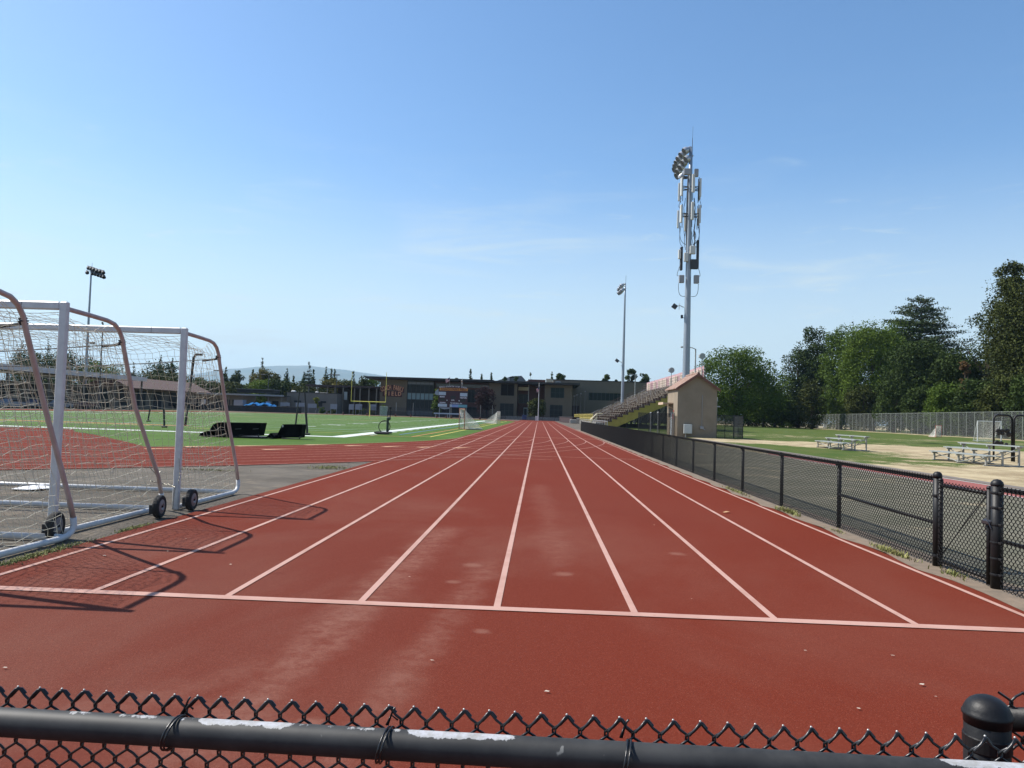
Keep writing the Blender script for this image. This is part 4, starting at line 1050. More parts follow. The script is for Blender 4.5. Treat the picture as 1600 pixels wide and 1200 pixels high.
# dark mesh screens either side of the hut
m_mesh = None
def alpha_mesh(name, col, alpha, scale=16.0, rough=.7, axes=('Y', 'Z')):
    m = bpy.data.materials.new(name); m.use_nodes = True; t = m.node_tree; b = t.nodes['Principled BSDF']
    b.inputs['Base Color'].default_value = (*col, 1); b.inputs['Roughness'].default_value = rough
    co = t.nodes.new('ShaderNodeTexCoord'); sp = t.nodes.new('ShaderNodeSeparateXYZ'); t.links.new(co.outputs['Object'], sp.inputs[0])
    def mth(op, a, b_=0.0):
        n = t.nodes.new('ShaderNodeMath'); n.operation = op
        for i, v in enumerate((a, b_)):
            if isinstance(v, (int, float)): n.inputs[i].default_value = v
            else: t.links.new(v, n.inputs[i])
        return n.outputs[0]
    xy = mth('ADD', sp.outputs['X'], sp.outputs['Y'])
    a = mth('ABSOLUTE', mth('SUBTRACT', mth('FRACT', mth('MULTIPLY', mth('ADD', xy, sp.outputs['Z']), scale)), .5))
    c = mth('ABSOLUTE', mth('SUBTRACT', mth('FRACT', mth('MULTIPLY', mth('SUBTRACT', xy, sp.outputs['Z']), scale)), .5))
    k = 1-math.sqrt(1-alpha)
    al = mth('LESS_THAN', mth('MINIMUM', a, c), k/2)
    t.links.new(al, b.inputs['Alpha'])
    return m
m_scr = alpha_mesh("dark_screen_mesh", (.03, .03, .03), .62, 12)
m_galvmesh = alpha_mesh("galvanised_mesh", (.14, .15, .15), .22, 11)
m_blkmesh = alpha_mesh("black_wire_mesh", (.02, .02, .02), .35, 11)
def panel_fence(name, pts, H, label, m_sheet, m_post, step, r=.03, cat="fence", mid=False, group=None, top=True, post_names="post"):
    p0 = Vector((pts[0][0], pts[0][1], 0)); t = thing(name, p0, label, cat, group)
    sheet = MB(); posts = []
    for (xa, ya), (xb, yb) in zip(pts[:-1], pts[1:]):
        L_ = math.hypot(xb-xa, yb-ya); n = max(1, round(L_/step))
        sheet.add([(xa, ya, .03), (xb, yb, .03), (xb, yb, H-.03), (xa, ya, H-.03)], [(0, 1, 2, 3)])
        posts += [(lerp(xa, xb, i/n), lerp(ya, yb, i/n)) for i in range(n+(1 if (xb, yb) == tuple(pts[-1]) else 0))]
    sheet.build("mesh_panel", m_sheet, t)
    mb = MB()
    for (xa, ya), (xb, yb) in zip(pts[:-1], pts[1:]):
        if top: mb.tube([(xa, ya, H), (xb, yb, H)], r*.8, 6)
        if mid: mb.tube([(xa, ya, H*.5), (xb, yb, H*.5)], r*.6, 5)
    if top or mid: mb.build("rail", m_post, t)
    for x, y in posts[:100]:
        mb = MB(); mb.lathe([(r, 0), (r, H+.02), (r*.5, H+.06)], (x, y, 0), 7); mb.build(post_names, m_post, t)
    return t
panel_fence("screen_fence", [(8.9, 66.2), (11.7, 66.2), (11.7, 64.2)], 2.0, "black mesh fence left of the stucco hut, under the grandstand beam", m_scr, m_blackm, 1.0)
panel_fence("screen_fence", [(15.4, 65.6), (16.4, 65.6), (18.3, 66.8), (18.3, 70)], 2.0, "black mesh fence enclosing the ground right of the stucco hut", m_scr, m_blackm, 1.3)
for (x, y, z, lab) in ((10.1, 67, 2.05, "pale utility post behind the mesh fence, farther from the hut"), (10.75, 67, 2.1, "pale utility post behind the mesh fence, nearer to the hut's door")):
    mb = MB(); mb.lathe([(.05, 0), (.05, z-.2), (.09, z-.18), (.09, z), (.03, z+.05)], (x, y, 0), 10); tag(mb.build("utility_post", m_galv2, origin=(x, y, 0)), lab, "post")
fl_ = thing("lamp_post", (16.0, 67, 0), "thin grey post with small fittings right of the stucco hut", "lamp post")
mb = MB(); mb.tube([(16.0, 67, 0), (16.0, 67, 3.5)], .03, 8); mb.tube([(15.5, 67, 3.25), (16.15, 67, 3.28)], .025, 6); mb.build("pole", m_galv2, fl_)
mb = MB(); mb.rbox((15.98, 66.95, 3.45), (.12, .12, .35), .02); mb.rbox((16.12, 66.95, 2.78), (.30, .12, .10), .02); mb.build("fitting", m_ant, fl_)

# lamps on the stand
def arm_lamp(x, y, z0, z1, arm, label, head='cobra', r=.07):
    t = thing("lamp_post", (x, y, z0), label, "lamp post")
    mb = MB(); mb.tube([(x, y, z0), (x, y, z1)], r, 8); mb.build("pole", m_galv2, t)
    if head == 'cobra':
        mb = MB(); mb.tube([(x, y, z1-.05), (x+arm*.3, y, z1+.1), (x+arm*.7, y, z1+.16)], r*.7, 6); mb.build("arm", m_galv2, t)
        mb = MB(); mb.rbox((x+arm*.95, y, z1+.15), (abs(arm)*.55, .3, .16), .04); mb.build("lamp_head", m_galv2, t)
    else:
        mb = MB(); R = Matrix.Rotation(PI/2, 3, 'X'); mb.lathe([(.1, -.25), (.28, -.2), (.42, 0), (.42, .3), (.38, .3)], (x, y, z1+.25), 12, R); mb.rbox((x-.25, y+.05, z1+.25), (.4, .4, .42), .04); mb.build("lamp_head", mat("speaker_grey", (.42, .43, .42), .6), t)
    return t
arm_lamp(px(990, 175), 175, 0, pz(990, 586, 175)[1], -1.2, "street lamp with a short arm behind the grandstand, right of the far light pole", r=.10)
arm_lamp(px(1045.5, 112), 112, pz(1045, 606, 112)[1], pz(1045, 579, 112)[1]-.2, 0, "round grey loudspeaker on a thin pole above the grandstand seats", 'horn', r=.05)
X_, Z_ = pz(1087, 545, 79)
arm_lamp(X_, 79, 5.0, Z_, -1.3, "angled lamp post with a left-pointing arm just right of the antenna tower", r=.07)
X_, Z_ = pz(1097, 556, 104)
arm_lamp(X_, 104, 6.5, Z_-.3, 0, "grey horn loudspeaker on a dark pole at the banner's right end, beside the tree", 'horn', r=.06)

# ------------------------------------------------------------------ small aluminium bleachers
def bleacher(x, y, rz, rows, L_, label, s=1.0):
    """rows climb along +X, benches run along Y"""
    t = thing("bleacher", (x, y, 0), label, "bleacher", "small aluminium bleachers on the dirt")
    R = Matrix.Rotation(rz, 3, 'Z'); o = Vector((x, y, 0))
    def T(p): return o+R@(Vector(p)*s)
    for r_ in range(rows):
        xs = -.65+r_*.65; z = .42+r_*.215
        mb = MB(); mb.box(T((xs, 0, z)), (.25*s, L_*s, .045*s), rz); mb.build("seat", m_alub, t)
        if r_:
            mb = MB(); mb.box(T((xs-.28, 0, z-.21)), (.25*s, L_*s, .04*s), rz); mb.build("foot_plank", m_alub, t)
    for yy in (-.5*L_+.25, 0, .5*L_-.25):
        mb = MB()
        for r_ in range(rows):
            xs = -.65+r_*.65; z = .42+r_*.215
            mb.box(T((xs, yy, z*.5-.015)), (.065*s, .065*s, (z-.03)*s), rz)
            mb.box(T((xs, yy, z-.055)), (.24*s, .09*s, .06*s), rz)
        mb.tube([T((-.75, yy, .03)), T((.85, yy, .03))], .028*s, 6)
        mb.tube([T((-.65, yy, .16)), T((.65, yy, .48))], .022*s, 6)
        mb.build("support_frame", m_steelb, t)
    mb = MB()
    for r_ in range(rows):
        xs = -.65+r_*.65; z = .36+r_*.215; h = .06
        for a, b in ((-.5*L_+.25, 0), (.5*L_-.25, 0)): mb.tube([T((xs, a, z)), T((xs, b, h))], .018*s, 6)
    mb.build("brace", m_alub, t)
    return t
bleacher(19.05, 33.0, -.02, 3, 4.6, "larger-looking three-row aluminium bleacher on bare dirt at the right edge")
bleacher(18.65, 46.2, -.02, 3, 4.7, "farther aluminium bleacher standing on the grass left of the other one")
# fitness rack with weights behind the bleacher
rk = thing("fitness_rack", (22.6, 36.5, 0), "black arched outdoor fitness frame with round weights behind the right bleacher", "fitness rack")
def arch(xa, xb, y, z, r=.045, mm=None, dy=0):
    mb = MB(); q = .22
    P = [(xa, y, 0), (xa, y, z-q)]+[(xa+q-q*math.cos(a), y, z-q+q*math.sin(a)) for a in (.4, .8, 1.2, PI/2)]+[(xb-q+q*math.sin(a), y+dy, z-q+q*math.cos(a)) for a in (0, .4, .8, 1.2)]+[(xb, y+dy, z-q), (xb, y+dy, 0)]
    mb.tube(P, r, 10); return mb
arch(22.0, 22.86, 36.5, 2.22).build("arch_frame", m_blackp, rk, smooth=True)
arch(22.90, 23.66, 36.4, 2.22).build("arch_frame", m_blackp, rk, smooth=True)
mb = MB(); mb.tube([(22.1, 36.5, 2.2), (22.9, 37.9, 2.24), (23.8, 38.4, 2.24)], .045, 8); mb.build("top_bar", m_blackp, rk, smooth=True)
mb = MB(); mb.tube([(21.9, 36.5, 1.40), (22.95, 36.5, 1.39)], .018, 8); mb.tube([(21.9, 36.5, .84), (22.95, 36.5, .82)], .018, 8); mb.tube([(23.6, 36.4, .80), (24.4, 36.4, .80)], .025, 8); mb.build("storage_bar", m_galv2, rk)
for (x, z, r_) in ((22.15, 1.46, .10), (22.18, 1.33, .09), (22.36, 1.46, .10), (22.36, 1.33, .09), (22.58, 1.46, .11), (22.66, 1.30, .12), (22.10, .88, .12), (22.3, .86, .11), (22.55, .82, .07), (23.72, 1.32, .14), (23.80, 1.26, .11)):
    mb = MB(); mb.lathe([(.01, -.05), (r_*.7, -.05), (r_, -.03), (r_, .03), (r_*.7, .05), (.01, .05)], (x, 36.42, z), 14, Matrix.Rotation(PI/2+.3, 3, 'X')); mb.build("weight", m_blackm, rk)
# tall black backstop cut by the frame edge
panel_fence("backstop", [(21.35, 32.6), (23.8, 33.4)], 3.15, "tall black mesh backstop cut off by the right edge of the photo", alpha_mesh("backstop_mesh", (.015, .015, .02), .45, 14), m_blackp, 1.3, r=.045, mid=True)

# far tall fence on the right
fx0, fx1 = (72.0, 105), (95.5, 322)
panel_fence("tall_fence", [(70.2, 89.0), fx0, fx1], 4.35, "tall galvanised chain link fence running along the trees on the right", m_galvmesh, mat("galvanised_post", (.30, .33, .28), .6, .1), 3.05, r=.038)
panel_fence("tall_fence", [fx1, (86, 330), (60, 332)], 4.3, "far dark end of the tall fence under the trees, beyond the big lawn", m_scr, m_galv2, 6, r=.06)

def cord_sheet(mb, A, B, C, D, nu, nv, r, sag=.06, seed=1):
    rn = random.Random(seed); A, B, C, D = map(Vector, (A, B, C, D)); P = []
    for i in range(nu+1):
        row = []
        for j in range(nv+1):
            u, v = i/nu, j/nv; p = A.lerp(B, u).lerp(D.lerp(C, u), v); k = math.sin(PI*u)*math.sin(PI*v)
            row.append(p+Vector((rn.gauss(0, .012), rn.gauss(0, .012), -sag*k+rn.gauss(0, .012))))
        P.append(row)
    for i in range(nu+1): mb.tube(P[i], r, 3, cap=False)
    for j in range(nv+1): mb.tube([P[i][j] for i in range(nu+1)], r, 3, cap=False)
m_netw = mat("net_white", (.74, .72, .66), .9)
def lax_goal(x, y, rz, label, mframe, cx=1.83, dep=2.0):
    t = thing("lacrosse_goal", (x, y, 0), label, "lacrosse goal")
    R = Matrix.Rotation(rz, 3, 'Z'); o = Vector((x, y, 0)); T = lambda p: o+R@Vector(p); h = cx/2
    mb = MB(); mb.tube([T((-h, 0, 0)), T((-h, 0, 1.83))], .035, 8); mb.build("post", mframe, t)
    mb = MB(); mb.tube([T((h, 0, 0)), T((h, 0, 1.83))], .035, 8); mb.build("post", mframe, t)
    mb = MB(); mb.tube([T((-h-.03, 0, 1.84)), T((h+.03, 0, 1.84))], .035, 8); mb.build("crossbar", mframe, t)
    mb = MB(); mb.tube([T((-h, 0, .03)), T((0, dep, .03)), T((h, 0, .03))], .03, 6); mb.build("base_frame", mframe, t)
    mb = MB(); 
    cord_sheet(mb, T((-h, 0, 1.83)), T((-.02, .18, 1.8)), T((-.02, dep, .04)), T((-h, 0, .04)), 14, 22, .011, .45, 1)
    cord_sheet(mb, T((h, 0, 1.83)), T((.02, .18, 1.8)), T((.02, dep, .04)), T((h, 0, .04)), 14, 22, .011, .45, 2)
    cord_sheet(mb, T((-h, 0, 1.83)), T((h, 0, 1.83)), T((.02, .2, 1.75)), T((-.02, .2, 1.75)), 14, 4, .011, .02, 3)
    mb.build("net", m_netw, t)
m_or = mat("goal_rust", (.33, .12, .07), .5); m_ow = mat("goal_post_pale", (.55, .52, .48), .5)
lax_goal(px(720, 66)+.1, 66.0, -1.2, "nearer lacrosse goal on the green turf, its white net trailing right to the track", m_or)
lax_goal(px(779, 112), 112.0, 1.35, "farther lacrosse goal on the turf, its bright white net sloping down to the left", m_ow, dep=2.5)
lax_goal(px(1453, 118), 118, .6, "small red framed goal with a pale net near the tall right fence", mat("goal_red", (.55, .13, .08), .5), cx=1.7, dep=1.6)
# small white training goal on the lawn
t = thing("training_goal", (53.7, 90, 0), "white framed training goal with a net on the lawn behind the fitness frame", "goal")
mb = MB(); mb.tube([(52.35, 90, .0), (52.35, 90, 2.45), (55.1, 90, 2.45), (55.1, 90, 0)], .06, 8); mb.build("frame", m_alu, t)
mb = MB(); mb.tube([(52.35, 90, 2.45), (52.9, 91.8, .05), (55.3, 91.8, .05), (55.1, 90, 2.45)], .045, 6); mb.build("rear_frame", m_alu, t)
mb = MB(); cord_sheet(mb, (52.35, 90, 2.45), (55.1, 90, 2.45), (55.2, 91.8, .05), (52.9, 91.8, .05), 22, 22, .009, .2, 5); mb.build("net", m_netw, t)

# ------------------------------------------------------------------ things on the pitch
m_pad = mat("pad_black", (.008, .008, .009), .9, var=.4, vs_=2, bump=.3, bs=3, spec=.08)
t = thing("covered_pad", (-14.4, 34.2, 0), "long black wedge-ended crash mat on the turf behind the farthest goal", "crash mat")
YA = 34.0
def P2(x, y, Y=YA): X, Z = pz(x, y, Y); return (X, Y, max(Z, .03))
mb = MB(); mb.prism([P2(a, b) for a, b in ((328, 681.5), (404, 681), (408.5, 661), (341, 660), (333, 663), (328, 671))], (.0, .7, 0)); o = mb.build("panel", m_pad, t)
mb = MB(); mb.prism([P2(a, b) for a, b in ((310.5, 681.5), (328, 682.5), (337, 682), (334, 671), (322, 674), (312.5, 677))], (.0, 1.0, 0)); mb.build("front_wedge", m_pad, t)
mb = MB(); mb.bx(-15.2, -13.0, YA+.1, YA+1.5, .0, .07); mb.tube([(-13.4, YA+.1, .0), (-13.05, YA-.02, .02), (-13.05, YA-.02, .22)], .03, 6); mb.tube([(-14.3, YA-.02, .12), (-14.1, YA-.03, .05), (-13.9, YA-.02, .14)], .02, 5); mb.build("base_frame", m_blackm, t)
for pa, pb in ((367, 377), (395, 404)):
    A_ = P2(pa, 670.5, YA-.012); B_ = P2(pb, 669.8, YA-.012); mb = MB(); mb.tube([A_, B_], .018, 4); mb.build("stripe", mat("pad_stripe", (.06, .06, .065), .8), t)
t = thing("covered_pad", (-11.8, 34.2, 0), "shorter black slanted crash mat on the turf, right of the long one", "crash mat")
mb = MB(); mb.prism([P2(a, b, 34.6) for a, b in ((431, 683.5), (470, 684), (472.5, 664), (471, 663), (442, 663), (440, 665))], (.0, .6, 0)); mb.build("panel", m_pad, t)
mb = MB(); mb.prism([P2(a, b, 34.3) for a, b in ((414.5, 685.5), (419, 687), (430, 687), (428, 680), (422.5, 676.5))], (.2, 1.3, 0)); mb.build("front_wedge", m_pad, t)
mb = MB(); mb.tube([P2(440, 685, 34.4), P2(468, 686, 34.5), P2(469, 682, 34.5)], .035, 6); mb.build("base_frame", m_blackm, t)
mb = MB(); X, Z = pz(441.5, 666, 34.55); mb.rbox((X, 34.57, Z), (.06, .02, .09), .005, .3); mb.build("tag", m_white, t)
# leaning black poles of the kicking nets
for (xt, yt, xb, Y, lab) in ((476.3, 613.5, 480.5, 40.6, "tall black pole right of the crash mats, nearer one of the leaning pair"),
                             (467.6, 613.5, 462.0, 52.0, "tall black pole behind the shorter crash mat, leaning left at its foot"),
                             (255.4, 613, 256.8, 45.0, "black pole standing upright between the nets of the two rear goals"),
                             (239.0, 608, 231.5, 58.0, "black pole leaning left behind the middle goal's rear stay")):
    Xt, Zt = pz(xt, yt, Y); Xb = pz(xb, 660, Y)[0]; t = thing("net_pole", (Xb, Y, 0), lab, "pole", "black poles standing on the turf")
    mb = MB(); mb.tube([(Xb, Y, .0), (Xb, Y, .25), (lerp(Xb, Xt, .55), Y, Zt*.55)], .062, 8); mb.tube([(lerp(Xb, Xt, .55), Y, Zt*.55), (Xt, Y, Zt)], .045, 8); mb.build("shaft", m_blackm, t)
    mb = MB(); mb.rbox((Xb+.02, Y, .05), (.26, .26, .10), .02); mb.build("base", m_blackm, t)
X1, Z1 = pz(303.5, 554, 50); X2 = pz(289.5, 662, 50)[0]
mb = MB(); mb.tube([(X2, 50, 0), (lerp(X2, X1, .5), 50, Z1*.5), (X1-.02, 50, Z1-.2), (X1+.1, 50, Z1), (X1+.5, 50.2, Z1+.03)], .085, 8)
tag(mb.build("bent_pole", m_blackm, origin=(X2, 50, 0)), "black bent pole seen between the farthest goal's post and its stay", "pole")
# tackling sled
Y = 46.0; sx = px(600, Y); t = thing("tackle_sled", (sx, Y, 0), "dark green tackling sled with a ring and forked top on the white sideline", "tackling sled")
mb = MB(); mb.rbox((sx-.05, Y, .10), (.95, .9, .10), .03); mb.tube([(sx-.55, Y-.25, .10), (sx-.35, Y-.45, .06), (sx+.4, Y-.5, .07)], .055, 7); mb.tube([(sx-.55, Y+.3, .12), (sx+.42, Y+.3, .12)], .05, 7); mb.build("base", m_blackp, t)
mb = MB(); mb.tube([(sx+.0+.36*math.cos(a)-.0, Y, .48+.38*math.sin(a)) for a in [2*PI*k/28 for k in range(29)]], .026, 7, cap=False); mb.build("ring", m_blackp, t, smooth=True)
mb = MB(); mb.rbox((sx+.20, Y, .55), (.14, .14, .8), .03); mb.rbox((sx+.26, Y-.02, 1.0), (.24, .26, .22), .06); mb.build("dummy_post", mat("sled_green", (.02, .045, .03), .6), t)
mb = MB(); mb.tube([(sx+.17, Y, 1.08), (sx+.16, Y, 1.42), (sx+.22, Y, 1.58), (sx+.30, Y, 1.66)], .022, 6); mb.tube([(sx+.34, Y, 1.08), (sx+.36, Y, 1.42), (sx+.32, Y, 1.56), (sx+.40, Y, 1.66)], .022, 6); mb.rbox((sx+.32, Y, 1.68), (.14, .08, .12), .02); mb.build("fork", m_blackp, t)
mb = MB(); mb.tube([(sx-.22, Y-.02, .80), (sx-.05, Y-.02, .82), (sx+.2, Y, .84)], .03, 6); mb.build("arm", m_blackp, t)
# yellow goalpost
Y = E1-.2; t = thing("football_goalpost", (-34.9, Y, 0), "yellow football goalpost at the far end of the pitch", "goalpost")
m_gp = mat("goalpost_yellow", (.80, .66, .12), .45)
mb = MB(); mb.tube([(-38.45, Y, 3.13), (-31.35, Y, 3.13)], .085, 10); mb.build("crossbar", m_gp, t)
for x in (-38.45, -31.35):
    mb = MB(); mb.tube([(x, Y, 3.1), (x+.0, Y, 9.2)], .05, 8); mb.build("upright", m_gp, t)
mb = MB(); mb.tube([(-34.9, Y+1.6, 0), (-34.9, Y+1.6, 2.2), (-34.9, Y+1.3, 2.8), (-34.9, Y, 3.1)], .085, 10); mb.build("gooseneck", m_gp, t)
# small field markers on the far touchline and other bits
mm = mat("marker_dark", (.10, .04, .03), .7)
spots = [(508, 186), (534, 186), (572, 184), (641, 186), (682, 184), (697, 184), (705, 183), (750, 172), (617, 186)]
wh_ = ["leftmost", "second from the left", "by the goalpost", "below the glass front", "fifth", "by the bench's left half", "by the bench's right half", "nearest the far lacrosse goal", "behind the tackling sled"]
for (p_, y), wd in zip(spots, wh_):
    x = px(p_, y); mb = MB(); mb.rbox((x, y, .28), (.45, .3, .5), .1); mb.rbox((x, y, .6), (.2, .2, .2), .05)
    tag(mb.build("sandbag", mm, origin=(x, y, 0)), "small dark weight on the far edge of the track, "+wd, "sandbag", "small dark weights along the far edge of the track")
# big backstop net panel at far touchline
t = thing("practice_net", (px(598, 178), 178, 0), "grey see-through net panel left of the tackling sled, far side", "net panel")
xa, xb = px(592, 178), px(604, 178); mb = MB(); mb.tube([(xa, 178, 0), (xa, 178, 2.4), (xb, 178, 2.4), (xb, 178, 0)], .05, 6); mb.build("frame", m_galv2, t)
mb = MB(); mb.add([(xa, 178, .05), (xb, 178, .05), (xb, 178, 2.4), (xa, 178, 2.4)], [(0, 1, 2, 3)]); mb.build("net", alpha_mesh("grey_net", (.45, .47, .43), .5, 8), t)

# ------------------------------------------------------------------ scoreboard
m_sbm = mat("board_maroon", (.055, .012, .022), .6, var=.1)
m_gold = mat("board_gold", (.72, .30, .05), .6)
m_lett = mat("letter_white", (.80, .78, .82), .6)
m_lettd = mat("letter_maroon", (.16, .03, .02), .6)
m_panel = mat("ad_pale", (.55, .62, .70), .6, var=.12, vs_=.9); m_panel2 = mat("ad_blue", (.28, .38, .66), .6, var=.15, vs_=.8); m_panel3 = mat("ad_teal", (.16, .40, .46), .6, var=.12, vs_=.8)
Y = 195.0; sb = thing("scoreboard", (px(708, Y), Y, 0), "maroon stadium scoreboard with gold header, pale panels and two flags, in front of the school", "scoreboard")
X0, X1 = -26.85, -19.15; ZT, ZB = 8.45, 2.75
mb = MB(); mb.bx(X0, X1, Y, Y+.5, ZB, ZT-.45); cabn = mb.build("cabinet", m_sbm, sb)
mb = MB(); P = [(X0, Y, ZT-.45)]+[(lerp(X0, X1, i/12), Y, ZT-.45+.55*math.sin(PI*(.12+.76*i/12))) for i in range(13)]+[(X1, Y, ZT-.45)]
mb.prism(P, (0, .4, 0)); mb.build("crown", m_sbm, sb)
mb = MB(); mb.bx(X0+.25, X1+.05, Y-.06, Y-.003, ZT-1.22, ZT-.50); mb.build("header", m_gold, sb)
def vt(x, z, Y, rz=0, tilt=0): return Matrix.Translation((x, Y, z))@Matrix.Rotation(tilt, 4, 'Y')@Matrix.Rotation(PI/2, 4, 'X')
XM = (X0+X1)/2
# arched name line, letter by letter
name = "MENLO-ATHERTON HIGH SCHOOL"
for i, ch in enumerate(name):
    if ch == ' ': continue
    u = (i+.5)/len(name); x = lerp(X0+.1, X1-.1, u); z = ZT-.47+.50*math.sin(PI*(.12+.76*u))-.13
    text_mesh(ch, .52, vt(x, z, Y-.08, tilt=.0), .01, .010, 'letter', m_lett, sb, sx=.72)
text_mesh("COACH PARKS FIELD", .78, vt(XM+.15, ZT-.87, Y-.10), .012, .022, 'header_lettering', m_lettd, sb, sx=.92)
for (a, b, z0, z1, m_) in ((X0+.05, X0+1.95, 6.0, 6.85, m_panel), (X1-1.95, X1-.02, 5.8, 6.7, m_panel), (X0-.05, X0+2.35, ZB+.15, ZB+.92, m_panel), (X0+3.1, X0+3.7, ZB+.12, ZB+.85, m_panel), (X0+3.7, X0+5.4, ZB+.12, ZB+.85, m_panel2), (X0+5.4, X1+.02, ZB+.10, ZB+.83, m_panel3)):
    mb = MB(); mb.bx(a, b, Y-.10, Y-.01, z0, z1); mb.build("sponsor_panel", m_, sb)
for s_t, x, z, sz_ in (("BEARS", X0+1.0, 5.55, .52), ("VISITORS", X1-1.05, 5.40, .50), ("DOWN", X0+1.15, 3.95, .50), ("TO GO", X0+3.9, 3.90, .46), ("BALL ON", X0+5.5, 3.88, .46), ("QTR", X0+3.85, 4.68, .46)):
    text_mesh(s_t, sz_, vt(x, z, Y-.04), .012, .02, 'lettering', m_lett, sb, sx=.9)
for (a, b, z0, z1) in ((X0+.4, X0+1.7, 4.45, 5.2), (X1-1.8, X1-.45, 4.35, 5.1), (X0+3.2, X0+4.6, 5.1, 5.9), (X0+2.1, X0+2.5, 4.35, 4.75), (X0+5.2, X0+5.6, 4.3, 4.75), (X0+1.7, X0+2.3, 3.65, 4.1)):
    mb = MB(); mb.bx(a, b, Y-.03, Y-.004, z0, z1); mb.build("digit_window", mat("digit_dark", (.012, .01, .012), .4), sb)
for (x, z, r_) in ((X0+2.3, 4.65, .14), (X0+5.55, 4.6, .16)):
    mb = MB(); mb.lathe([(.01, 0), (r_, .0), (r_, .03), (.01, .03)], (x, Y-.03, z), 10, Matrix.Rotation(PI/2, 3, 'X')); mb.build("lamp", m_lett, sb)
mb = MB(); P = [(X0+.1, Y+.1, ZB+.02), (X0+3.4, Y+.1, ZB+.02), (X0+2.9, Y+.1, ZB-.35), (X0+1.7, Y+.1, ZB-.5), (X0+.8, Y+.1, ZB-.35)]; mb.prism(P, (0, .1, 0)); mb.prism([(X0-.05, Y+.25, 5.9), (X0-1.1, Y+.25, 6.2), (X0-.9, Y+.25, 7.0), (X0-.1, Y+.25, 7.7)], (0, .1, 0)); mb.build("shield", mat("shield_pale", (.34, .38, .45), .6, var=.2, vs_=1.3), sb)
for x in (X0+.3, X0+3.1, X1-.3):
    mb = MB(); mb.bx(x-.1, x+.1, Y+.5, Y+.7, 0, ZT-.6); mb.build("leg", m_galv2, sb)
# flags
def flag_mat(name, stripes=True):
    g = G(name, .85); x = g.xyz()
    c = (.62, .16, .16)
    if stripes:
        f = g.math('GREATER_THAN', g.math('FRACT', g.math('MULTIPLY', x['Z'], 3.4)), .5); c = g.mix(f, (.55, .06, .08), (.75, .72, .72))
    else:
        c = g.mix(g.rng(g.noise(1.4, 3), .4, .6), (.72, .68, .62), (.38, .22, .16))
    return g.out(c)
m_usa = flag_mat("flag_stripes"); m_fl2 = flag_mat("flag_pale", False); m_canton = mat("flag_canton", (.03, .04, .14), .8)
def flag(x, y, z0, z1, w_, drop, label, fm, hang=.55, canton=True, seed=1):
    t = thing("flag", (x, y, z0), label, "flag")
    mb = MB(); mb.tube([(x, y, z0), (x, y, z1)], .035, 6); mb.lathe([(.01, 0), (.07, .06), (.01, .13)], (x, y, z1), 8); mb.build("staff", m_galv2, t)
    V = []; F = []; n, m_ = 14, 10; rn = random.Random(seed)
    for i in range(n+1):
        for j in range(m_+1):
            u, v = i/n, j/m_; xx = x-w_*u*(1-.45*hang*v); yy = y-.05+.16*math.sin(u*9+v*2.2)*u; zz = z1-.15-drop*v-hang*w_*u*(.9+.2*math.sin(v*3))
            V.append((xx, yy, zz))
    F = [(i*(m_+1)+j, i*(m_+1)+j+1, (i+1)*(m_+1)+j+1, (i+1)*(m_+1)+j) for i in range(n) for j in range(m_)]
    mb = MB(); mb.v = V; mb.f = F; cl_ = mb.build("cloth", fm, t, smooth=True)
    if canton:
        mb = MB(); mb.v = [(a, b-.012, c) for a, b, c in V]; mb.f = [(i*(m_+1)+j, i*(m_+1)+j+1, (i+1)*(m_+1)+j+1, (i+1)*(m_+1)+j) for i in range(6) for j in range(5)]; mb.build("canton", m_canton, cl_)
    return t
flag(px(700.3, Y), Y+.2, 8.2, 10.9, 1.2, .9, "red and white striped flag drooping above the scoreboard's left half", m_usa, seed=2)
flag(px(720.6, Y), Y+.2, 8.2, 10.6, .45, 1.6, "furled pale flag above the scoreboard's right half", m_fl2, hang=1.2, canton=False, seed=3)

# ------------------------------------------------------------------ school building
m_wall = mat("school_plaster", (.185, .142, .098), .9, var=.07, vs_=.35, bump=.15, bs=8)
m_wallc = mat("cream_plaster", (.62, .55, .40), .85)
m_walld = mat("maroon_panel", (.11, .045, .04), .8, var=.12, vs_=.6)
m_gym = mat("gym_plaster", (.215, .17, .125), .92, var=.08, vs_=.25, bump=.15, bs=8)
m_roofd = mat("roof_dark", (.035, .03, .03), .7)
m_glass = mat("dark_glass", (.012, .018, .022), .35, spec=.25)
m_glass2 = mat("pale_glass", (.17, .27, .30), .25, var=.12, vs_=.5)
m_mull = mat("mullion", (.04, .045, .05), .5)
BY = 215.0
def bX(p_): return px(p_, BY)
def bZ(p_, y): return pz(p_, y, BY)[1]
sc = thing("school_building", (bX(750), BY, 0), "long two storey school building with a dark overhanging roof across the end of the track", "building")
def slab(name, pa, pb, z0, z1, mat_, d0=0.0, d1=22.0, parent=None): mb = MB(); mb.bx(bX(pa), bX(pb), BY+d0, BY+d1, z0, z1); return mb.build(name, mat_, parent or sc)
slab("wall", 591, 633.5, 0, 10.6, m_wall); slab("wall", 763, 807, 0, 10.5, m_wall, .0)
slab("wall", 850, 893, 0, 10.4, m_wall); slab("wall", 675.2, 762.9, 0, 10.5, m_walld, 2.2)
slab("wall", 807.1, 849.9, 0, 10.4, m_walld, 5.0)
slab("fascia_panel", 808.3, 824.6, bZ(815, 609.5), bZ(815, 604), m_wallc, 3.0, 3.3)
slab("column", 824.2, 825.2, 0, 10.3, m_conc, .4, .7)
mb = MB()
mb.bx(bX(570), bX(770), BY-2.6, BY+23, 10.65, 11.25); mb.bx(bX(770)+.003, bX(904), BY-2.2, BY+23, 10.45, 11.05)
roof = mb.build("roof", m_roofd, sc)
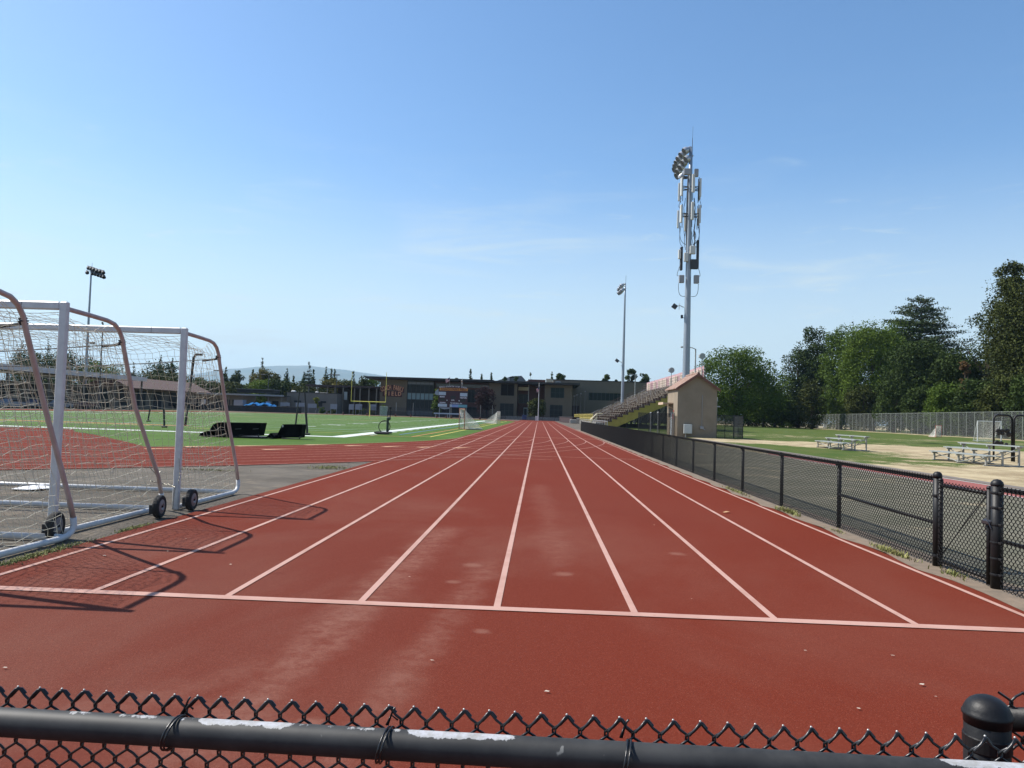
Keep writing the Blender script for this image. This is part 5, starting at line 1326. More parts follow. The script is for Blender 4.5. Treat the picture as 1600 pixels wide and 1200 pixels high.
def window(pa, pb, z0, z1, nx, nz, gm, proud=.06, d0=0.0, fr=.09, parent=None):
    xa, xb = bX(pa), bX(pb); y = BY+d0-proud; mb = MB()
    for k in range(nx+1): x = lerp(xa, xb, k/nx); mb.bx(x-fr/2, x+fr/2, y-.05, y+.03, z0, z1)
    for k in range(nz+1):
        z = lerp(z0, z1, k/nz)
        for q in range(nx): mb.bx(lerp(xa, xb, q/nx)+fr/2+.002, lerp(xa, xb, (q+1)/nx)-fr/2-.002, y-.045, y+.025, z-fr/2, z+fr/2)
    w_ = mb.build("window", m_mull, parent or sc)
    mb = MB(); mb.bx(xa, xb, y+.032, y+.058, z0, z1); mb.build("pane", gm, w_); return w_
# glazed corner
slab("glazed_bay", 633.6, 675.1, 0, 10.55, m_mull, .4)
window(634, 675, 6.9, 9.2, 6, 1, m_glass, d0=.38); window(634, 675, 9.35, 10.1, 6, 1, mat("sky_glass", (.16, .17, .21), .3), d0=.38)
window(634, 675, bZ(650, 624.5), bZ(650, 613.8), 6, 1, m_glass2, d0=.38, fr=.22)
window(634, 675, 1.75, 4.9, 6, 1, m_glass, d0=.38); window(634, 675, .3, 1.5, 6, 1, mat("low_glass", (.12, .15, .19), .2), d0=.38)
window(678, 762, 8.9, 9.9, 12, 1, mat("clerestory", (.10, .11, .12), .25), d0=2.2); window(690, 760, 4.6, 8.3, 8, 1, m_glass, d0=2.2); window(680, 760, .4, 3.2, 10, 1, m_glass, d0=2.2)
window(781.5, 802, bZ(790, 618), bZ(790, 600), 2, 1, mat("maroon_glass", (.015, .010, .011), .5, spec=.1)); window(781, 802, .3, bZ(790, 630.5), 3, 2, m_glass)
window(859.5, 879.8, bZ(870, 621.5), bZ(870, 606), 3, 2, mat("green_glass", (.010, .028, .028), .4, spec=.2)); window(859, 878, .3, bZ(870, 633), 3, 3, m_glass)
window(809, 824, 4.9, 7.5, 2, 1, m_glass, d0=5.0)
mb = MB(); mb.bx(bX(817), bX(823.5), BY+4.6, BY+4.9, 0, 3.6); dr = mb.build("door", mat("door_pale", (.24, .26, .26), .5), sc)
mb = MB(); mb.bx(bX(818.2), bX(822.3), BY+4.54, BY+4.59, .2, 3.2); mb.build("pane", m_glass, dr)
mb = MB(); mb.bx(bX(677), bX(720), BY-6.5, BY-2, 2.5, 2.7)
# plinth lettering sign on the left wall
sgn = thing("wall_sign", (bX(611), BY-.2, 7.5), "arched orange lettering sign on the school's left wall", "sign")
m_sgo = mat("sign_orange", (.72, .32, .17), .6, var=.08); m_sgd = mat("sign_maroon", (.085, .02, .018), .6)
def arcz(u): return 8.25-1.0*(abs(u-.5)*2)**1.7*.75
xa, xb = bX(590.5), bX(629.5)
mb = MB(); top = [(lerp(xa, xb, i/16), BY-.1, arcz(i/16)+.75) for i in range(17)]; bot = [(lerp(xa, xb, i/16), BY-.1, arcz(i/16)-.85) for i in range(16, -1, -1)]
mb.prism((top+bot)[::-1], (0, .09, 0)); mb.prism([(bX(595), BY-.06, 5.55), (bX(626), BY-.06, 5.45), (bX(626), BY-.06, 7.2), (bX(595), BY-.06, 7.2)], (0, .05, 0)); mb.build("backing", m_sgd, sgn)
word = "COACH PARKS"
for i, ch in enumerate(word):
    if ch == ' ': continue
    u = (i+.5)/len(word); x = lerp(xa+.3, xb-.3, u); sl = -(arcz(u+.01)-arcz(u-.01))/.02/(xb-xa)
    text_mesh(ch, 1.95, vt(x, arcz(u)-.03, BY-.16, tilt=math.atan(sl)), .03, .05, 'letter', m_sgo, sgn, sx=.50)
for i, ch in enumerate("FIELD"):
    text_mesh(ch, 1.6, vt(lerp(bX(597), bX(625), (i+.5)/5), 6.35, BY-.16), .03, .05, 'letter', m_sgo, sgn, sx=.86)
# roof-top pieces seen above the roofline
up1 = thing("house", (px(800, 262), 262, 0), "grey pitched roof with a white dormer rising over the school's roof", "house")
Yh = 262
def hx(p_, y, Y_=Yh): X, Z = pz(p_, y, Y_); return (X, Y_, Z)
mb = MB(); mb.prism([hx(775, 612), hx(822, 612), hx(820, 594), hx(814, 588), hx(800, 588.5), hx(779, 594.5)], (0, 10, 0)); mb.build("walls", mat("house_grey", (.20, .21, .22), .8, var=.1), up1)
mb = MB(); mb.prism([hx(773, 596), hx(779, 594), hx(800, 587.8), hx(815, 587.2), hx(823, 596.5), (hx(814, 588)[0], Yh, hx(814, 588)[2]+.02)], (0, 10.5, 0)); mb.build("roof", mat("house_roof", (.17, .18, .19), .8), up1)
mb = MB(); p0 = hx(789, 597, Yh-2); p1 = hx(796, 590, Yh-2); mb.bx(p0[0], p1[0], Yh-2, Yh-.1, p0[2]-2, p1[2]); mb.build("dormer", mat("dormer_white", (.55, .56, .56), .7), up1)
Yp = 244
pv = thing("roof_pavilion", (px(840, Yp), Yp, 0), "maroon roofed block with a cream end wall above the school's roof", "building")
mb = MB(); a = hx(825, 604, Yp); b = hx(852.5, 593.5, Yp); mb.bx(a[0], b[0], Yp, Yp+9, 0, b[2]); mb.build("wall", m_walld, pv)
mb = MB(); a = hx(815, 603, Yp-1); b = hx(825, 596, Yp-1); mb.prism([(a[0], Yp-1, a[2]-1), (b[0], Yp-1, a[2]-1), (b[0], Yp-1, b[2]+.4), (a[0], Yp-1, b[2]-.9)], (0, 6, 0)); mb.build("roof", mat("tile_pink", (.45, .26, .22), .8), pv)
mb = MB(); a = hx(853, 604, Yp-2); b = hx(862.5, 592, Yp-2); mb.bx(a[0], b[0], Yp-2, Yp+.0, 0, b[2]); mb.build("end_wall", m_wallc, pv)
gym = thing("gym_building", (px(935, 236), 236, 0), "large windowless gymnasium wall with one dark window band left of the grandstand", "building")
GYY = 236
mb = MB(); mb.bx(px(862.6, GYY), px(1060, GYY), GYY, GYY+30, 0, hx(935, 596, GYY)[2]); mb.build("walls", m_gym, gym)
mb = MB(); z_ = hx(935, 596, GYY)[2]; mb.bx(px(862.4, GYY), px(1061, GYY), GYY-.15, GYY+30.2, z_+.003, z_+.28); mb.build("coping", m_roofd, gym)
a = hx(920, 625, GYY); b = hx(972, 615, GYY); xa_, xb_ = a[0], b[0]; mb = MB()
for k in range(9): x = lerp(xa_, xb_, k/8); mb.bx(x-.08, x+.08, GYY-.10, GYY-.02, a[2], b[2])
w_ = mb.build("window", m_mull, gym); mb = MB(); mb.bx(xa_, xb_, GYY-.015, GYY-.005, a[2], b[2]); mb.build("pane", mat("band_glass", (.008, .022, .018), .4, spec=.2), w_)
mb = MB(); a = hx(891, 652, GYY-5); b = hx(905, 634, GYY-5); mb.bx(a[0], b[0], GYY-5, GYY-.02, 0, b[2]); mb.build("lean_to", mat("lean_to_dark", (.06, .025, .025), .8), gym)
mb = MB(); a = hx(868, 601.5, GYY-.3); b = hx(876, 596.2, GYY-.3); mb.bx(a[0], b[0], GYY-.5, GYY-.02, a[2], b[2]); v_ = mb.build("vent", mat("vent_pale", (.45, .46, .46), .6), gym)
mb = MB(); mb.bx(a[0]+.3, b[0]-.3, GYY-.54, GYY-.503, a[2]+.25, b[2]-.25); mb.build("louvre", m_mull, v_)
for p_, yt, wd in ((897.5, 620, "shortest, leftmost"), (901.8, 618, "second from the left"), (908, 616.5, "third from the left"), (914.5, 612.5, "tallest, rightmost")):
    x, _, z = hx(p_, yt, 200); t = thing("lamp_post", (x, 200, 0), "thin dark lamp post before the gymnasium wall, "+wd+" of four", "lamp post", "dark lamp posts before the gymnasium")
    mb = MB(); mb.tube([(x, 200, 0), (x, 200, z)], .07, 6); mb.build("pole", m_dk, t); mb = MB(); mb.lathe([(.08, 0), (.24, .06), (.22, .22), (.04, .3)], (x, 200, z), 8); mb.build("lamp_head", m_dk, t)
# flagpole in front of the school
fpx = px(840.8, 190); t = thing("flagpole", (fpx, 190, 0), "white flagpole with a drooping flag at the end of the track", "flagpole")
ztop = pz(842, 599.5, 190)[1]
mb = MB(); mb.tube([(fpx, 190, 0), (fpx+.02, 190, ztop)], [.11, .06], 8); mb.build("pole", mat("pole_white", (.66, .67, .68), .45), t)
mb = MB(); mb.lathe([(.02, 0), (.12, .1), (.02, .22)], (fpx, 190, ztop), 8); mb.build("finial", m_galv2, t)
zf = pz(841, 604, 190)[1]
flag(fpx+.02, 189.8, zf-2.0, zf+.0, .75, .9, "small red and white flag halfway up the white flagpole at the track's end", m_usa, hang=.8, seed=8)
mb = MB(); mb.rbox((px(838.3, 189), 189, .6), (.6, .25, 1.15), .03); tag(mb.build("utility_box", mat("box_white", (.62, .63, .62), .6), origin=(px(838.3, 189), 189, 0)), "white utility box at the foot of the flagpole", "box")
mb = MB(); mb.rbox((px(819.3, 193), 193, .72), (1.15, .9, 1.1), .1); mb.rbox((px(819.3, 193), 193, 1.33), (1.3, 1.0, .12), .04)
tag(mb.build("recycling_bin", mat("bin_blue", (.03, .06, .16), .5), origin=(px(819.3, 193), 193, 0)), "dark blue wheeled bin beyond the far end of the lanes", "bin")
# low fence and boards across the far end
panel_fence("low_fence", [(px(560, 196), 196), (px(905, 196), 196)], 1.25, "low black fence across the far end of the track before the school", m_blkmesh, m_blackm, 3.2, r=.04)
mb = MB(); mb.bx(px(770, 200), px(900, 200), 200, 200.4, 0, .95); tag(mb.build("low_wall", mat("low_wall_grey", (.27, .26, .25), .9, var=.12), origin=(px(835, 200), 200, 0)), "low grey wall behind the black fence at the far end of the lanes", "wall")
t = thing("tall_net_fence", (px(640, 199), 199, 0), "tall thin posts with fine netting between the far track and the school", "fence")
for p_ in (617.5, 644.3, 704.5, 750.5, 769):
    x = px(p_, 199); mb = MB(); mb.tube([(x, 199, 0), (x, 199, 3.7)], .055, 6); mb.build("post", m_galv2, t)
mb = MB(); mb.add([(px(560, 199), 199, .1), (px(790, 199), 199, .1), (px(790, 199), 199, 2.4), (px(560, 199), 199, 2.4)], [(0, 1, 2, 3)]); mb.build("netting", alpha_mesh("fine_net", (.03, .03, .04), .3, 8), t)
t = thing("bench", (px(699, 190), 190, 0), "long pale blue white bench below the scoreboard", "bench")
mb = MB(); mb.bx(px(677.5, 190), px(720, 190), 189.7, 190.2, .95, 1.25); mb.build("seat", mat("bench_pale", (.48, .56, .66), .6), t)
for p_ in (680, 699, 718):
    mb = MB(); mb.bx(px(p_, 190)-.06, px(p_, 190)+.06, 189.8, 190.1, 0, .946); mb.build("leg", m_galv2, t)
t = thing("draped_barrier", (6.8, 160, 0), "dark maroon draped barrier beside the track, left of the yellow guard rail", "barrier")
mb = MB(); mb.prism([(4.75, 170, 0), (6.9, 151.5, 0), (8.6, 151.5, 0), (6.2, 172, 0)], (0, 0, 1.25)); mb.build("drape", mat("drape_maroon", (.035, .016, .018), .85, var=.25, vs_=1.2, bump=.4, bs=3), t)
mb = MB(); mb.tube([(4.7, 170, 1.3), (6.85, 151.4, 1.3), (8.65, 151.4, 1.3)], .05, 6); mb.tube([(6.85, 151.4, 0), (6.85, 151.4, 1.5)], .06, 6); mb.tube([(8.65, 151.4, 0), (8.65, 151.4, 1.5)], .06, 6); mb.build("rail", m_blackm, t)
mb = MB(); mb.rbox((6.9, 148.5, .45), (1.3, .8, .75), .05); tag(mb.build("crate", mat("crate_grey", (.42, .40, .36), .8), origin=(6.9, 148.5, 0)), "small pale grey crate at the near end of the maroon barrier", "crate")
panel_fence("low_fence", [(7.6, 82), (7.6, 148)], 1.05, "low wire fence along the foot of the grandstand walkway", m_blkmesh, m_galv2, 3.3, r=.035)

# ------------------------------------------------------------------ buildings on the left
m_cb = mat("classroom_wall", (.22, .185, .15), .9, var=.12, vs_=.5)
m_fas = mat("fascia_white", (.80, .76, .76), .6, col2=(.60, .58, .60), vs_=.7)
m_shade = mat("dark_opening", (.018, .018, .02), .7)
lb = thing("covered_walkway_building", (-86, 150, 0), "long low building with a white edged canopy and posts behind the goal nets", "building")
mb = MB(); mb.bx(-93, -92.7, 106, 196, 0, 4.6); mb.build("wall", m_cb, lb)
mb = MB(); mb.bx(-100, -85.2, 104, 156, 6.15, 6.5); mb.build("canopy_roof", m_roofd, lb)
mb = MB(); mb.bx(-85.17, -84.95, 104, 156, 6.05, 6.95); mb.build("fascia", m_fas, lb)
for i in range(11):
    y = 105+i*5.0; mb = MB(); mb.bx(-85.6, -85.3, y-.12, y+.12, 0, 6.1); mb.build("post", m_cb, lb)
for i in range(12):
    y = 108+i*7.3; mb = MB(); mb.bx(-92.68, -92.6, y, y+3.6, .8 if i % 3 else 0, 4.2); mb.build("window" if i % 3 else "door", m_shade if i % 2 else m_glass, lb)
mb = MB(); mb.prism([(-100, 157, 4.62), (-89, 157, 4.62), (-94.5, 157, 7.2)], (0, 40, 0)); mb.build("pitched_roof", mat("brown_roof", (.13, .075, .06), .85, var=.15), lb)
# parked cars glimpsed low at far left
def car(x, y, rz, col, label):
    t = thing("parked_car", (x, y, 0), label, "car", "cars parked by the left building")
    R = Matrix.Rotation(rz, 3, 'Z'); T = lambda p: Vector((x, y, 0))+R@Vector(p)
    prof = [(-2.2, .35), (-2.25, .75), (-2.1, .95), (-1.3, 1.02), (-.75, 1.42), (.65, 1.45), (1.35, 1.0), (2.1, .88), (2.25, .6), (2.2, .35)]
    mb = MB(); mb.prism([T((a, -.85, b)) for a, b in prof], R@Vector((0, 1.7, 0))); mb.build("body", mat("car_paint", col, .3, .1), t)
    mb = MB()
    for s in (-.856, .852): mb.prism([T((a, s, b)) for a, b in ((-1.2, 1.03), (-.72, 1.36), (.62, 1.38), (1.2, 1.03))], R@Vector((0, .004, 0)))
    mb.build("windows", m_glass, t)
    for a in (-1.4, 1.4):
        for s in (-.86, .70):
            mb = MB(); mb.lathe([(.01, 0), (.32, .0), (.32, .18), (.01, .18)], T((a, s+.0, .32)), 12, R@Matrix.Rotation(-PI/2, 3, 'X')); mb.build("wheel", m_tyre, t)
for i, (p_, y, c_, wd) in enumerate(((4, 112, (.30, .33, .38), "silver car parked at the far left edge behind the nets"), (22, 118, (.12, .14, .20), "dark blue car parked second from the left behind the nets"), (44, 124, (.35, .36, .38), "grey car parked left of the nearest goal's sloping stay"), (60, 131, (.20, .10, .09), "dark red car parked behind the nearest goal's sloping stay"))):
    car(-82.5, y, PI/2+.0, c_, wd)
cls = thing("classroom_block", (px(370, 205), 205, 0), "low flat roofed classroom block with a pale roof edge left of the goalpost", "building")
CY = 205
def cx_(p_): return px(p_, CY)
def cz(p_, y): return pz(p_, y, CY)[1]
mb = MB(); mb.bx(cx_(290), cx_(443), CY, CY+14, 0, cz(370, 617.5)); mb.build("wall", m_cb, cls)
mb = MB(); z_ = cz(370, 617.5); mb.bx(cx_(288), cx_(443), CY-2.4, CY+14, z_+.01, z_+.22); cr_ = mb.build("roof", m_roofd, cls)
mb = MB(); mb.bx(cx_(288), cx_(443), CY-2.46, CY-2.41, z_-.03, z_+.42); mb.build("fascia", mat("fascia_grey", (.34, .33, .32), .7), cr_)
mb = MB(); mb.bx(cx_(356), cx_(415), CY+3, CY+8, cz(385, 613), cz(385, 608)); mb.build("roof_monitor", m_shade, cls)
mb = MB(); mb.bx(cx_(355), cx_(416), CY+2.6, CY+8.4, cz(385, 608)+.01, cz(385, 608)+.16); mb.build("monitor_roof", mat("monitor_edge", (.20, .19, .19), .7), cls)
for i, (a, b) in enumerate(((298, 306), (310, 318), (326, 338), (343, 352), (356, 364), (420, 430))):
    mb = MB(); mb.bx(cx_(a), cx_(b), CY-.06, CY-.003, 0 if i % 2 else 1.0, 3.1); mb.build("window" if i % 2 == 0 else "door", m_shade, cls)
for i in range(8):
    mb = MB(); x = cx_(292+i*21); mb.bx(x-.08, x+.08, CY-2.3, CY-2.14, 0, z_); mb.build("post", m_cb, cls)
blk = thing("block_building", (px(485, 208), 208, 0), "plain brown block building with low white panels behind the black poles", "building")
mb = MB(); z_ = pz(485, 614, 208)[1]; mb.bx(px(443, 208), px(523, 208), 208, 222, 0, z_); mb.build("wall", mat("block_brown", (.20, .175, .155), .9, var=.08, vs_=.4), blk)
mb = MB(); mb.bx(px(442.5, 208), px(523.5, 208), 207.9, 222, z_+.003, z_+.15); mb.build("roof_edge", m_roofd, blk)
for a, b, ya, yb in ((455, 466, 628.5, 625.5), (494, 500, 635, 628), (497, 506, 629.5, 626.5)):
    mb = MB(); mb.bx(px(a, 208), px(b, 208), 207.93, 207.997, pz(a, ya, 208)[1], pz(a, yb, 208)[1]); mb.build("window", m_shade, blk)
mb = MB(); mb.rbox((px(453.5, 212), 212, z_+.35), (1.2, 1.2, .6), .2); mb.build("roof_vent", mat("vent_white", (.70, .70, .68), .6), blk)
mb = MB(); mb.rbox((px(491, 212), 212, z_+.3), (1.0, 1.0, .5), .2); mb.rbox((px(502, 212), 212, z_+.15), (2.2, 1.0, .25), .05); mb.build("roof_vent", mat("vent_grey", (.5, .5, .5), .6), blk)
cnp = thing("canopy_building", (px(530, 214), 214, 0), "dark brown flat canopy with slim columns left of the school's lettered wall", "building")
mb = MB(); zt = pz(530, 602, 214)[1]; mb.bx(px(474, 214), px(590, 214), 213, 226, zt-.55, zt); mb.build("canopy_roof", mat("canopy_brown", (.065, .04, .035), .8), cnp)
for p_ in (478, 492, 508, 520, 533, 551, 560, 574, 586):
    mb = MB(); x = px(p_, 214); mb.bx(x-.15, x+.15, 213.4, 213.7, 0, zt-.56); mb.build("column", m_cb, cnp)
mb = MB(); mb.bx(px(523.6, 224), px(590, 224), 224, 225.9, 0, zt-.56); mb.build("rear_wall", mat("canopy_wall", (.085, .06, .055), .9, var=.15), cnp)
mb = MB(); mb.bx(px(534, 212), px(539, 212), 212, 212.1, pz(534, 624.5, 212)[1], pz(534, 612, 212)[1]); tag(mb.build("vertical_banner", mat("banner_grey", (.36, .38, .37), .7), origin=(px(536.5, 212), 212, 3)), "pale vertical banner hanging on the canopy left of the goalpost", "banner")
# white boards along the far fence
for i, (a, b, ya, yb, wd) in enumerate(((415, 423, 634.5, 627.5, "left of the block building"), (438, 453, 634, 629, "below the block building's left end"), (462, 478, 635, 629.5, "behind the black poles"), (481, 495, 637, 631, "right of the black poles"),
                          (516, 527, 639, 631.5, "below the slim columns"), (545, 553, 640, 631.5, "left of the goalpost"), (555, 566, 640, 631.5, "between the goalpost's left upright and stem"), (577, 588, 641, 632, "right of the goalpost's stem"))):
    x0, z0 = pz(a, ya, 200); x1, z1 = pz(b, yb, 200); mb = MB(); mb.bx(x0, x1, 199.9, 200, z0, z1); mb.bx(x0+.1, x0+.2, 199.94, 200.04, 0, z0); mb.bx(x1-.2, x1-.1, 199.94, 200.04, 0, z0)
    tag(mb.build("sign_board", mat("board_pale", (.30, .31, .35), .7, var=.1), origin=((x0+x1)/2, 200, 0)), "blank pale board on the far fence, "+wd, "board", "pale boards along the far fence")
for (p_, w_, wd) in ((391, 5.0, "left"), (408, 5.5, "right")):
    x = px(p_, 198); mb = MB(); n = 8; V = []
    for i in range(n+1):
        for j in range(n+1): V.append((x-w_/2+w_*i/n, 197+3*j/n, 1.75+.45*math.sin(i*1.7+j)*.5+.6*math.exp(-((i-n/2)/2.5)**2)-.35*(j == 0)-.3*(i in (0, n))))
    mb.v = V; mb.f = [(i*(n+1)+j, (i+1)*(n+1)+j, (i+1)*(n+1)+j+1, i*(n+1)+j+1) for i in range(n) for j in range(n)]
    t = thing("blue_tarp", (x, 198.5, 0), f"crumpled blue tarpaulin over stored gear, {wd} one of the two behind the black fence", "tarpaulin"); mb.build("sheet", mat("tarp_blue", (.03, .17, .42), .9, var=.3, spec=.05), t)
    mb = MB(); mb.rbox((x, 198.5, .8), (w_*.8, 2.4, 1.5), .2); mb.build("stack", m_shade, t)
mb = MB(); a = pz(365, 633, 199); b = pz(379.5, 625, 199); mb.bx(a[0], b[0], 199, 201.5, 0, b[1]); tag(mb.build("storage_box", mat("box_grey", (.34, .33, .38), .7), origin=(a[0]+1.2, 200, 0)), "large pale grey storage box left of the blue tarpaulins", "storage box")
mb = MB(); a = pz(313.5, 632, 199); b = pz(319, 624, 199); mb.bx(a[0], b[0], 199, 200, 0, b[1]); tag(mb.build("white_door_panel", m_fas, origin=(a[0]+.5, 199.5, 0)), "upright off-white panel seen just right of the farthest goal post", "panel")
panel_fence("windscreen_fence", [(px(150, 184), 184), (px(467, 184), 184)], 1.5, "long low black windscreen fence along the far side of the pitch", alpha_mesh("black_cloth", (.012, .012, .014), .97, 8), m_blackm, 4.0, r=.04)

# street lights on the left
def tlamp(p_, yt, Y, label, heads=2, hs=1.2):
    X, Z = pz(p_, yt, Y); t = thing("lamp_post", (X, Y, 0), label, "lamp post")
    mb = MB(); mb.tube([(X, Y, 0), (X, Y, Z)], .10, 6); mb.tube([(X-hs*(heads > 1)*1.0, Y, Z-.05), (X+hs*(.3 if heads == 2 else 1), Y, Z-.05)], .05, 5); mb.build("pole", m_dk, t)
    for k in range(heads):
        mb = MB(); mb.rbox((X-hs*1.2 if k == 0 else X+.1, Y, Z+.05), (hs, .5, .3), .08); mb.build("lamp_head", m_dk, t)
tlamp(526.5, 586, 215, "dark twin-headed lamp post rising over the brown canopy", 2, 1.5)
tlamp(348, 579.5, 215, "dark lamp post with a right-pointing head behind the farthest goal's stay", 1, 1.6)
tlamp(420, 586, 225, "faint grey lamp post before the olive green tree", 1, 1.4)
tlamp(161, 505, 120, "slim grey pole seen through the middle goal's net", 1, .1)

# ------------------------------------------------------------------ trees
def leafmat(name, c1, c2, trans=.25):
    m = bpy.data.materials.new(name); m.use_nodes = True; t = m.node_tree; b = t.nodes['Principled BSDF']
    ge = t.nodes.new('ShaderNodeNewGeometry'); x = t.nodes.new('ShaderNodeMix'); x.data_type = 'RGBA'
    c1 = tuple(c*.46 for c in c1); c2 = tuple(c*.86 for c in c2)  # tones pulled apart: sunlit highlights and shade painted into the leaf colour
    x.inputs['A'].default_value = (*c1, 1); x.inputs['B'].default_value = (*c2, 1)
    co = t.nodes.new('ShaderNodeTexCoord'); n = t.nodes.new('ShaderNodeTexNoise'); n.inputs['Scale'].default_value = .35; n.inputs['Detail'].default_value = 3
    t.links.new(co.outputs['Object'], n.inputs['Vector'])
    a = t.nodes.new('ShaderNodeMath'); a.operation = 'MULTIPLY_ADD'; t.links.new(ge.outputs['Random Per Island'], a.inputs[0]); a.inputs[1].default_value = .45
    r = t.nodes.new('ShaderNodeMapRange'); r.inputs[1].default_value = .3; r.inputs[2].default_value = .7; r.inputs[4].default_value = .55
    t.links.new(n.outputs[0], r.inputs[0]); t.links.new(r.outputs[0], a.inputs[2]); t.links.new(a.outputs[0], x.inputs['Factor'])
    t.links.new(x.outputs['Result'], b.inputs['Base Color']); b.inputs['Roughness'].default_value = .7; b.inputs['Specular IOR Level'].default_value = .12
    tr = t.nodes.new('ShaderNodeBsdfTranslucent'); t.links.new(x.outputs['Result'], tr.inputs[0])
    ms = t.nodes.new('ShaderNodeMixShader'); ms.inputs[0].default_value = trans
    t.links.new(b.outputs[0], ms.inputs[1]); t.links.new(tr.outputs[0], ms.inputs[2])
    t.links.new(ms.outputs[0], t.nodes['Material Output'].inputs[0]); return m
LM = {
 'green': leafmat('leaf_green', (.050, .100, .012), (.115, .175, .022)),
 'bright': leafmat('leaf_bright', (.062, .115, .012), (.150, .220, .028)),
 'dark': leafmat('leaf_dark', (.024, .046, .010), (.062, .095, .018), .12),
 'blue': leafmat('needle_blue', (.026, .048, .018), (.066, .095, .034), .1),
 'olive': leafmat('leaf_olive', (.034, .046, .009), (.080, .095, .020), .12),
 'brown': leafmat('leaf_brown', (.13, .07, .03), (.20, .12, .05)),
 'plum': leafmat('leaf_plum', (.035, .018, .024), (.07, .035, .04)),
 'pale': leafmat('needle_pale', (.10, .125, .10), (.17, .20, .15), .1),
 'lime': leafmat('leaf_lime', (.19, .22, .035), (.30, .33, .06)),
 'fall': leafmat('leaf_ochre', (.10, .11, .025), (.20, .17, .045)),
}
m_bark = mat("bark", (.09, .065, .045), .95, var=.25, vs_=3, bump=.4, bs=12)
def leaves(C, R, n, s, flat=1.0, seed=0, droop=0.0):
    r = np.random.default_rng(seed); k = len(C); C = np.array(C); R = np.array(R)
    if R.ndim == 1: R = np.stack([R, R, R*flat], 1)
    wgt = (R[:, 0]*R[:, 1]*R[:, 2])**(2/3); idx = r.choice(k, n, p=wgt/wgt.sum())
    d = r.normal(size=(n, 3)); d /= np.linalg.norm(d, axis=1)[:, None]
    f = r.uniform(.30, 1.0, n)**.6*np.where(r.random(n) < .12, 1.22, 1.0)
    P = C[idx]+d*R[idx]*f[:, None]
    nrm = d*.7+r.normal(size=(n, 3))*.8+np.array([0, 0, .5]); nrm /= np.linalg.norm(nrm, axis=1)[:, None]
    a = np.cross(nrm, r.normal(size=(n, 3))); a /= np.linalg.norm(a, axis=1)[:, None]; b = np.cross(nrm, a)
    sz_ = s*r.uniform(.55, 1.35, n)[:, None]; a = a*sz_*.5; b = b*sz_*.36
    if droop: a[:, 2] -= droop*sz_[:, 0]
    V = np.stack([P-a, P+b*.9-a*.15, P+a, P-b], 1).reshape(-1, 3)
    return V, np.arange(n*4).reshape(-1, 4)
def broad(X, Y, H, W, lk, label, hb=.12, n=9000, s=.5, k=46, seed=1, cat="tree", name="leafy_tree", group=None, lean=0, rough=1.0, trunk=True, square=1.5):
    t = thing(name, (X, Y, 0), label, cat, group); r = random.Random(seed)
    C = []; R = []; z0 = H*hb; hh = (H-z0)/2; zc = z0+hh; k = int(k*1.7)
    if hb < .3:      # solid heart of the crown, so that no clump floats free
        for i in range(max(4, int(hh/W*6))):
            u = (i+.5)/max(4, int(hh/W*6)); q = W*.27*math.sin(PI*min(.93, u+.10))**.5
            C.append((X+r.uniform(-.05, .05)*W, Y+r.uniform(-.05, .05)*W, z0+2*hh*u*.9)); R.append((q, q, hh/max(4, int(hh/W*6))*1.5))
    for i in range(k):
        while True:
            x, y, z = r.uniform(-1, 1), r.uniform(-1, 1), r.uniform(-1, 1); q = (abs(x)**(2*square)+abs(y)**(2*square)+abs(z)**(2*square))
            if q <= 1 and (q > .22 or r.random() < .25): break
        sh = 1.0 if z < .2 else 1.0
        cr_ = min(W*.30, math.sqrt(W*min(H, W*1.8))*r.uniform(.10, .19)*rough)
        C.append((X+lean*z+x*(W/2-cr_*.6)*sh, Y+y*(W/2-cr_*.6)*.9, max(cr_*.5, zc+z*(hh-cr_*.55)))); R.append((cr_, cr_, cr_*r.uniform(.6, .95)))
    V, F = leaves(C, R, int(n*1.2), s, seed=seed); nbuild("crown", V, F, LM[lk], t)
    if trunk:
        mb = MB(); tr = H*.016+.08; mb.tube([(X, Y, 0), (X+.1, Y, H*.15), (X-.1, Y+.1, H*.35), (X+lean*.3, Y, H*.62)], [tr*1.3, tr, tr*.8, tr*.35], 7)
        for i in range(0, min(k, 26), 2):
            c = Vector(C[i]); b0 = Vector((X, Y, H*r.uniform(.14, .5))); mb.tube([b0, b0.lerp(c, .5)+Vector((0, 0, .4)), c], [tr*.45, tr*.28, tr*.1], 5)
        mb.build("trunk", m_bark, t)
    return t
def spire(X, Y, H, W, lk, label, n=1800, s=.55, seed=1, tiers=13, sparse=0.0, name="conifer", cat="tree", group=None, hb=.05):
    t = thing(name, (X, Y, 0), label, cat, group); r = random.Random(seed); C = []; R = []
    dz = H*(1-hb)/tiers
    for i in range(tiers):
        u = i/(tiers-1); z = H*hb+H*(1-hb)*u*.97; w_ = W/2*(1-u)**.75*r.uniform(.8, 1.12)+.15
        nq = 3 if u > .75 else 6
        for q in range(nq):
            if r.random() < sparse*(.3+u): continue
            a = 2*PI*(q+r.random()*.8)/nq; rr = w_*r.uniform(.35, .95); cr_ = max(.30, w_*.5)
            C.append((X+math.cos(a)*rr*.7, Y+math.sin(a)*rr*.7, z-rr*.12)); R.append((cr_, cr_, max(dz*(.55 if sparse > .2 else .85), cr_*.45)))
        if sparse < .2: C.append((X, Y, z)); R.append((max(.3, w_*.55), max(.3, w_*.55), dz))
    C.append((X, Y, H*.97)); R.append((.2, .2, H*.04))
    V, F = leaves(C, R, n, s, seed=seed); nbuild("crown", V, F, LM[lk], t)
    mb = MB(); mb.tube([(X, Y, 0), (X, Y, H*.97)], [H*.014+.05, .03], 6); mb.build("trunk", m_bark, t); return t
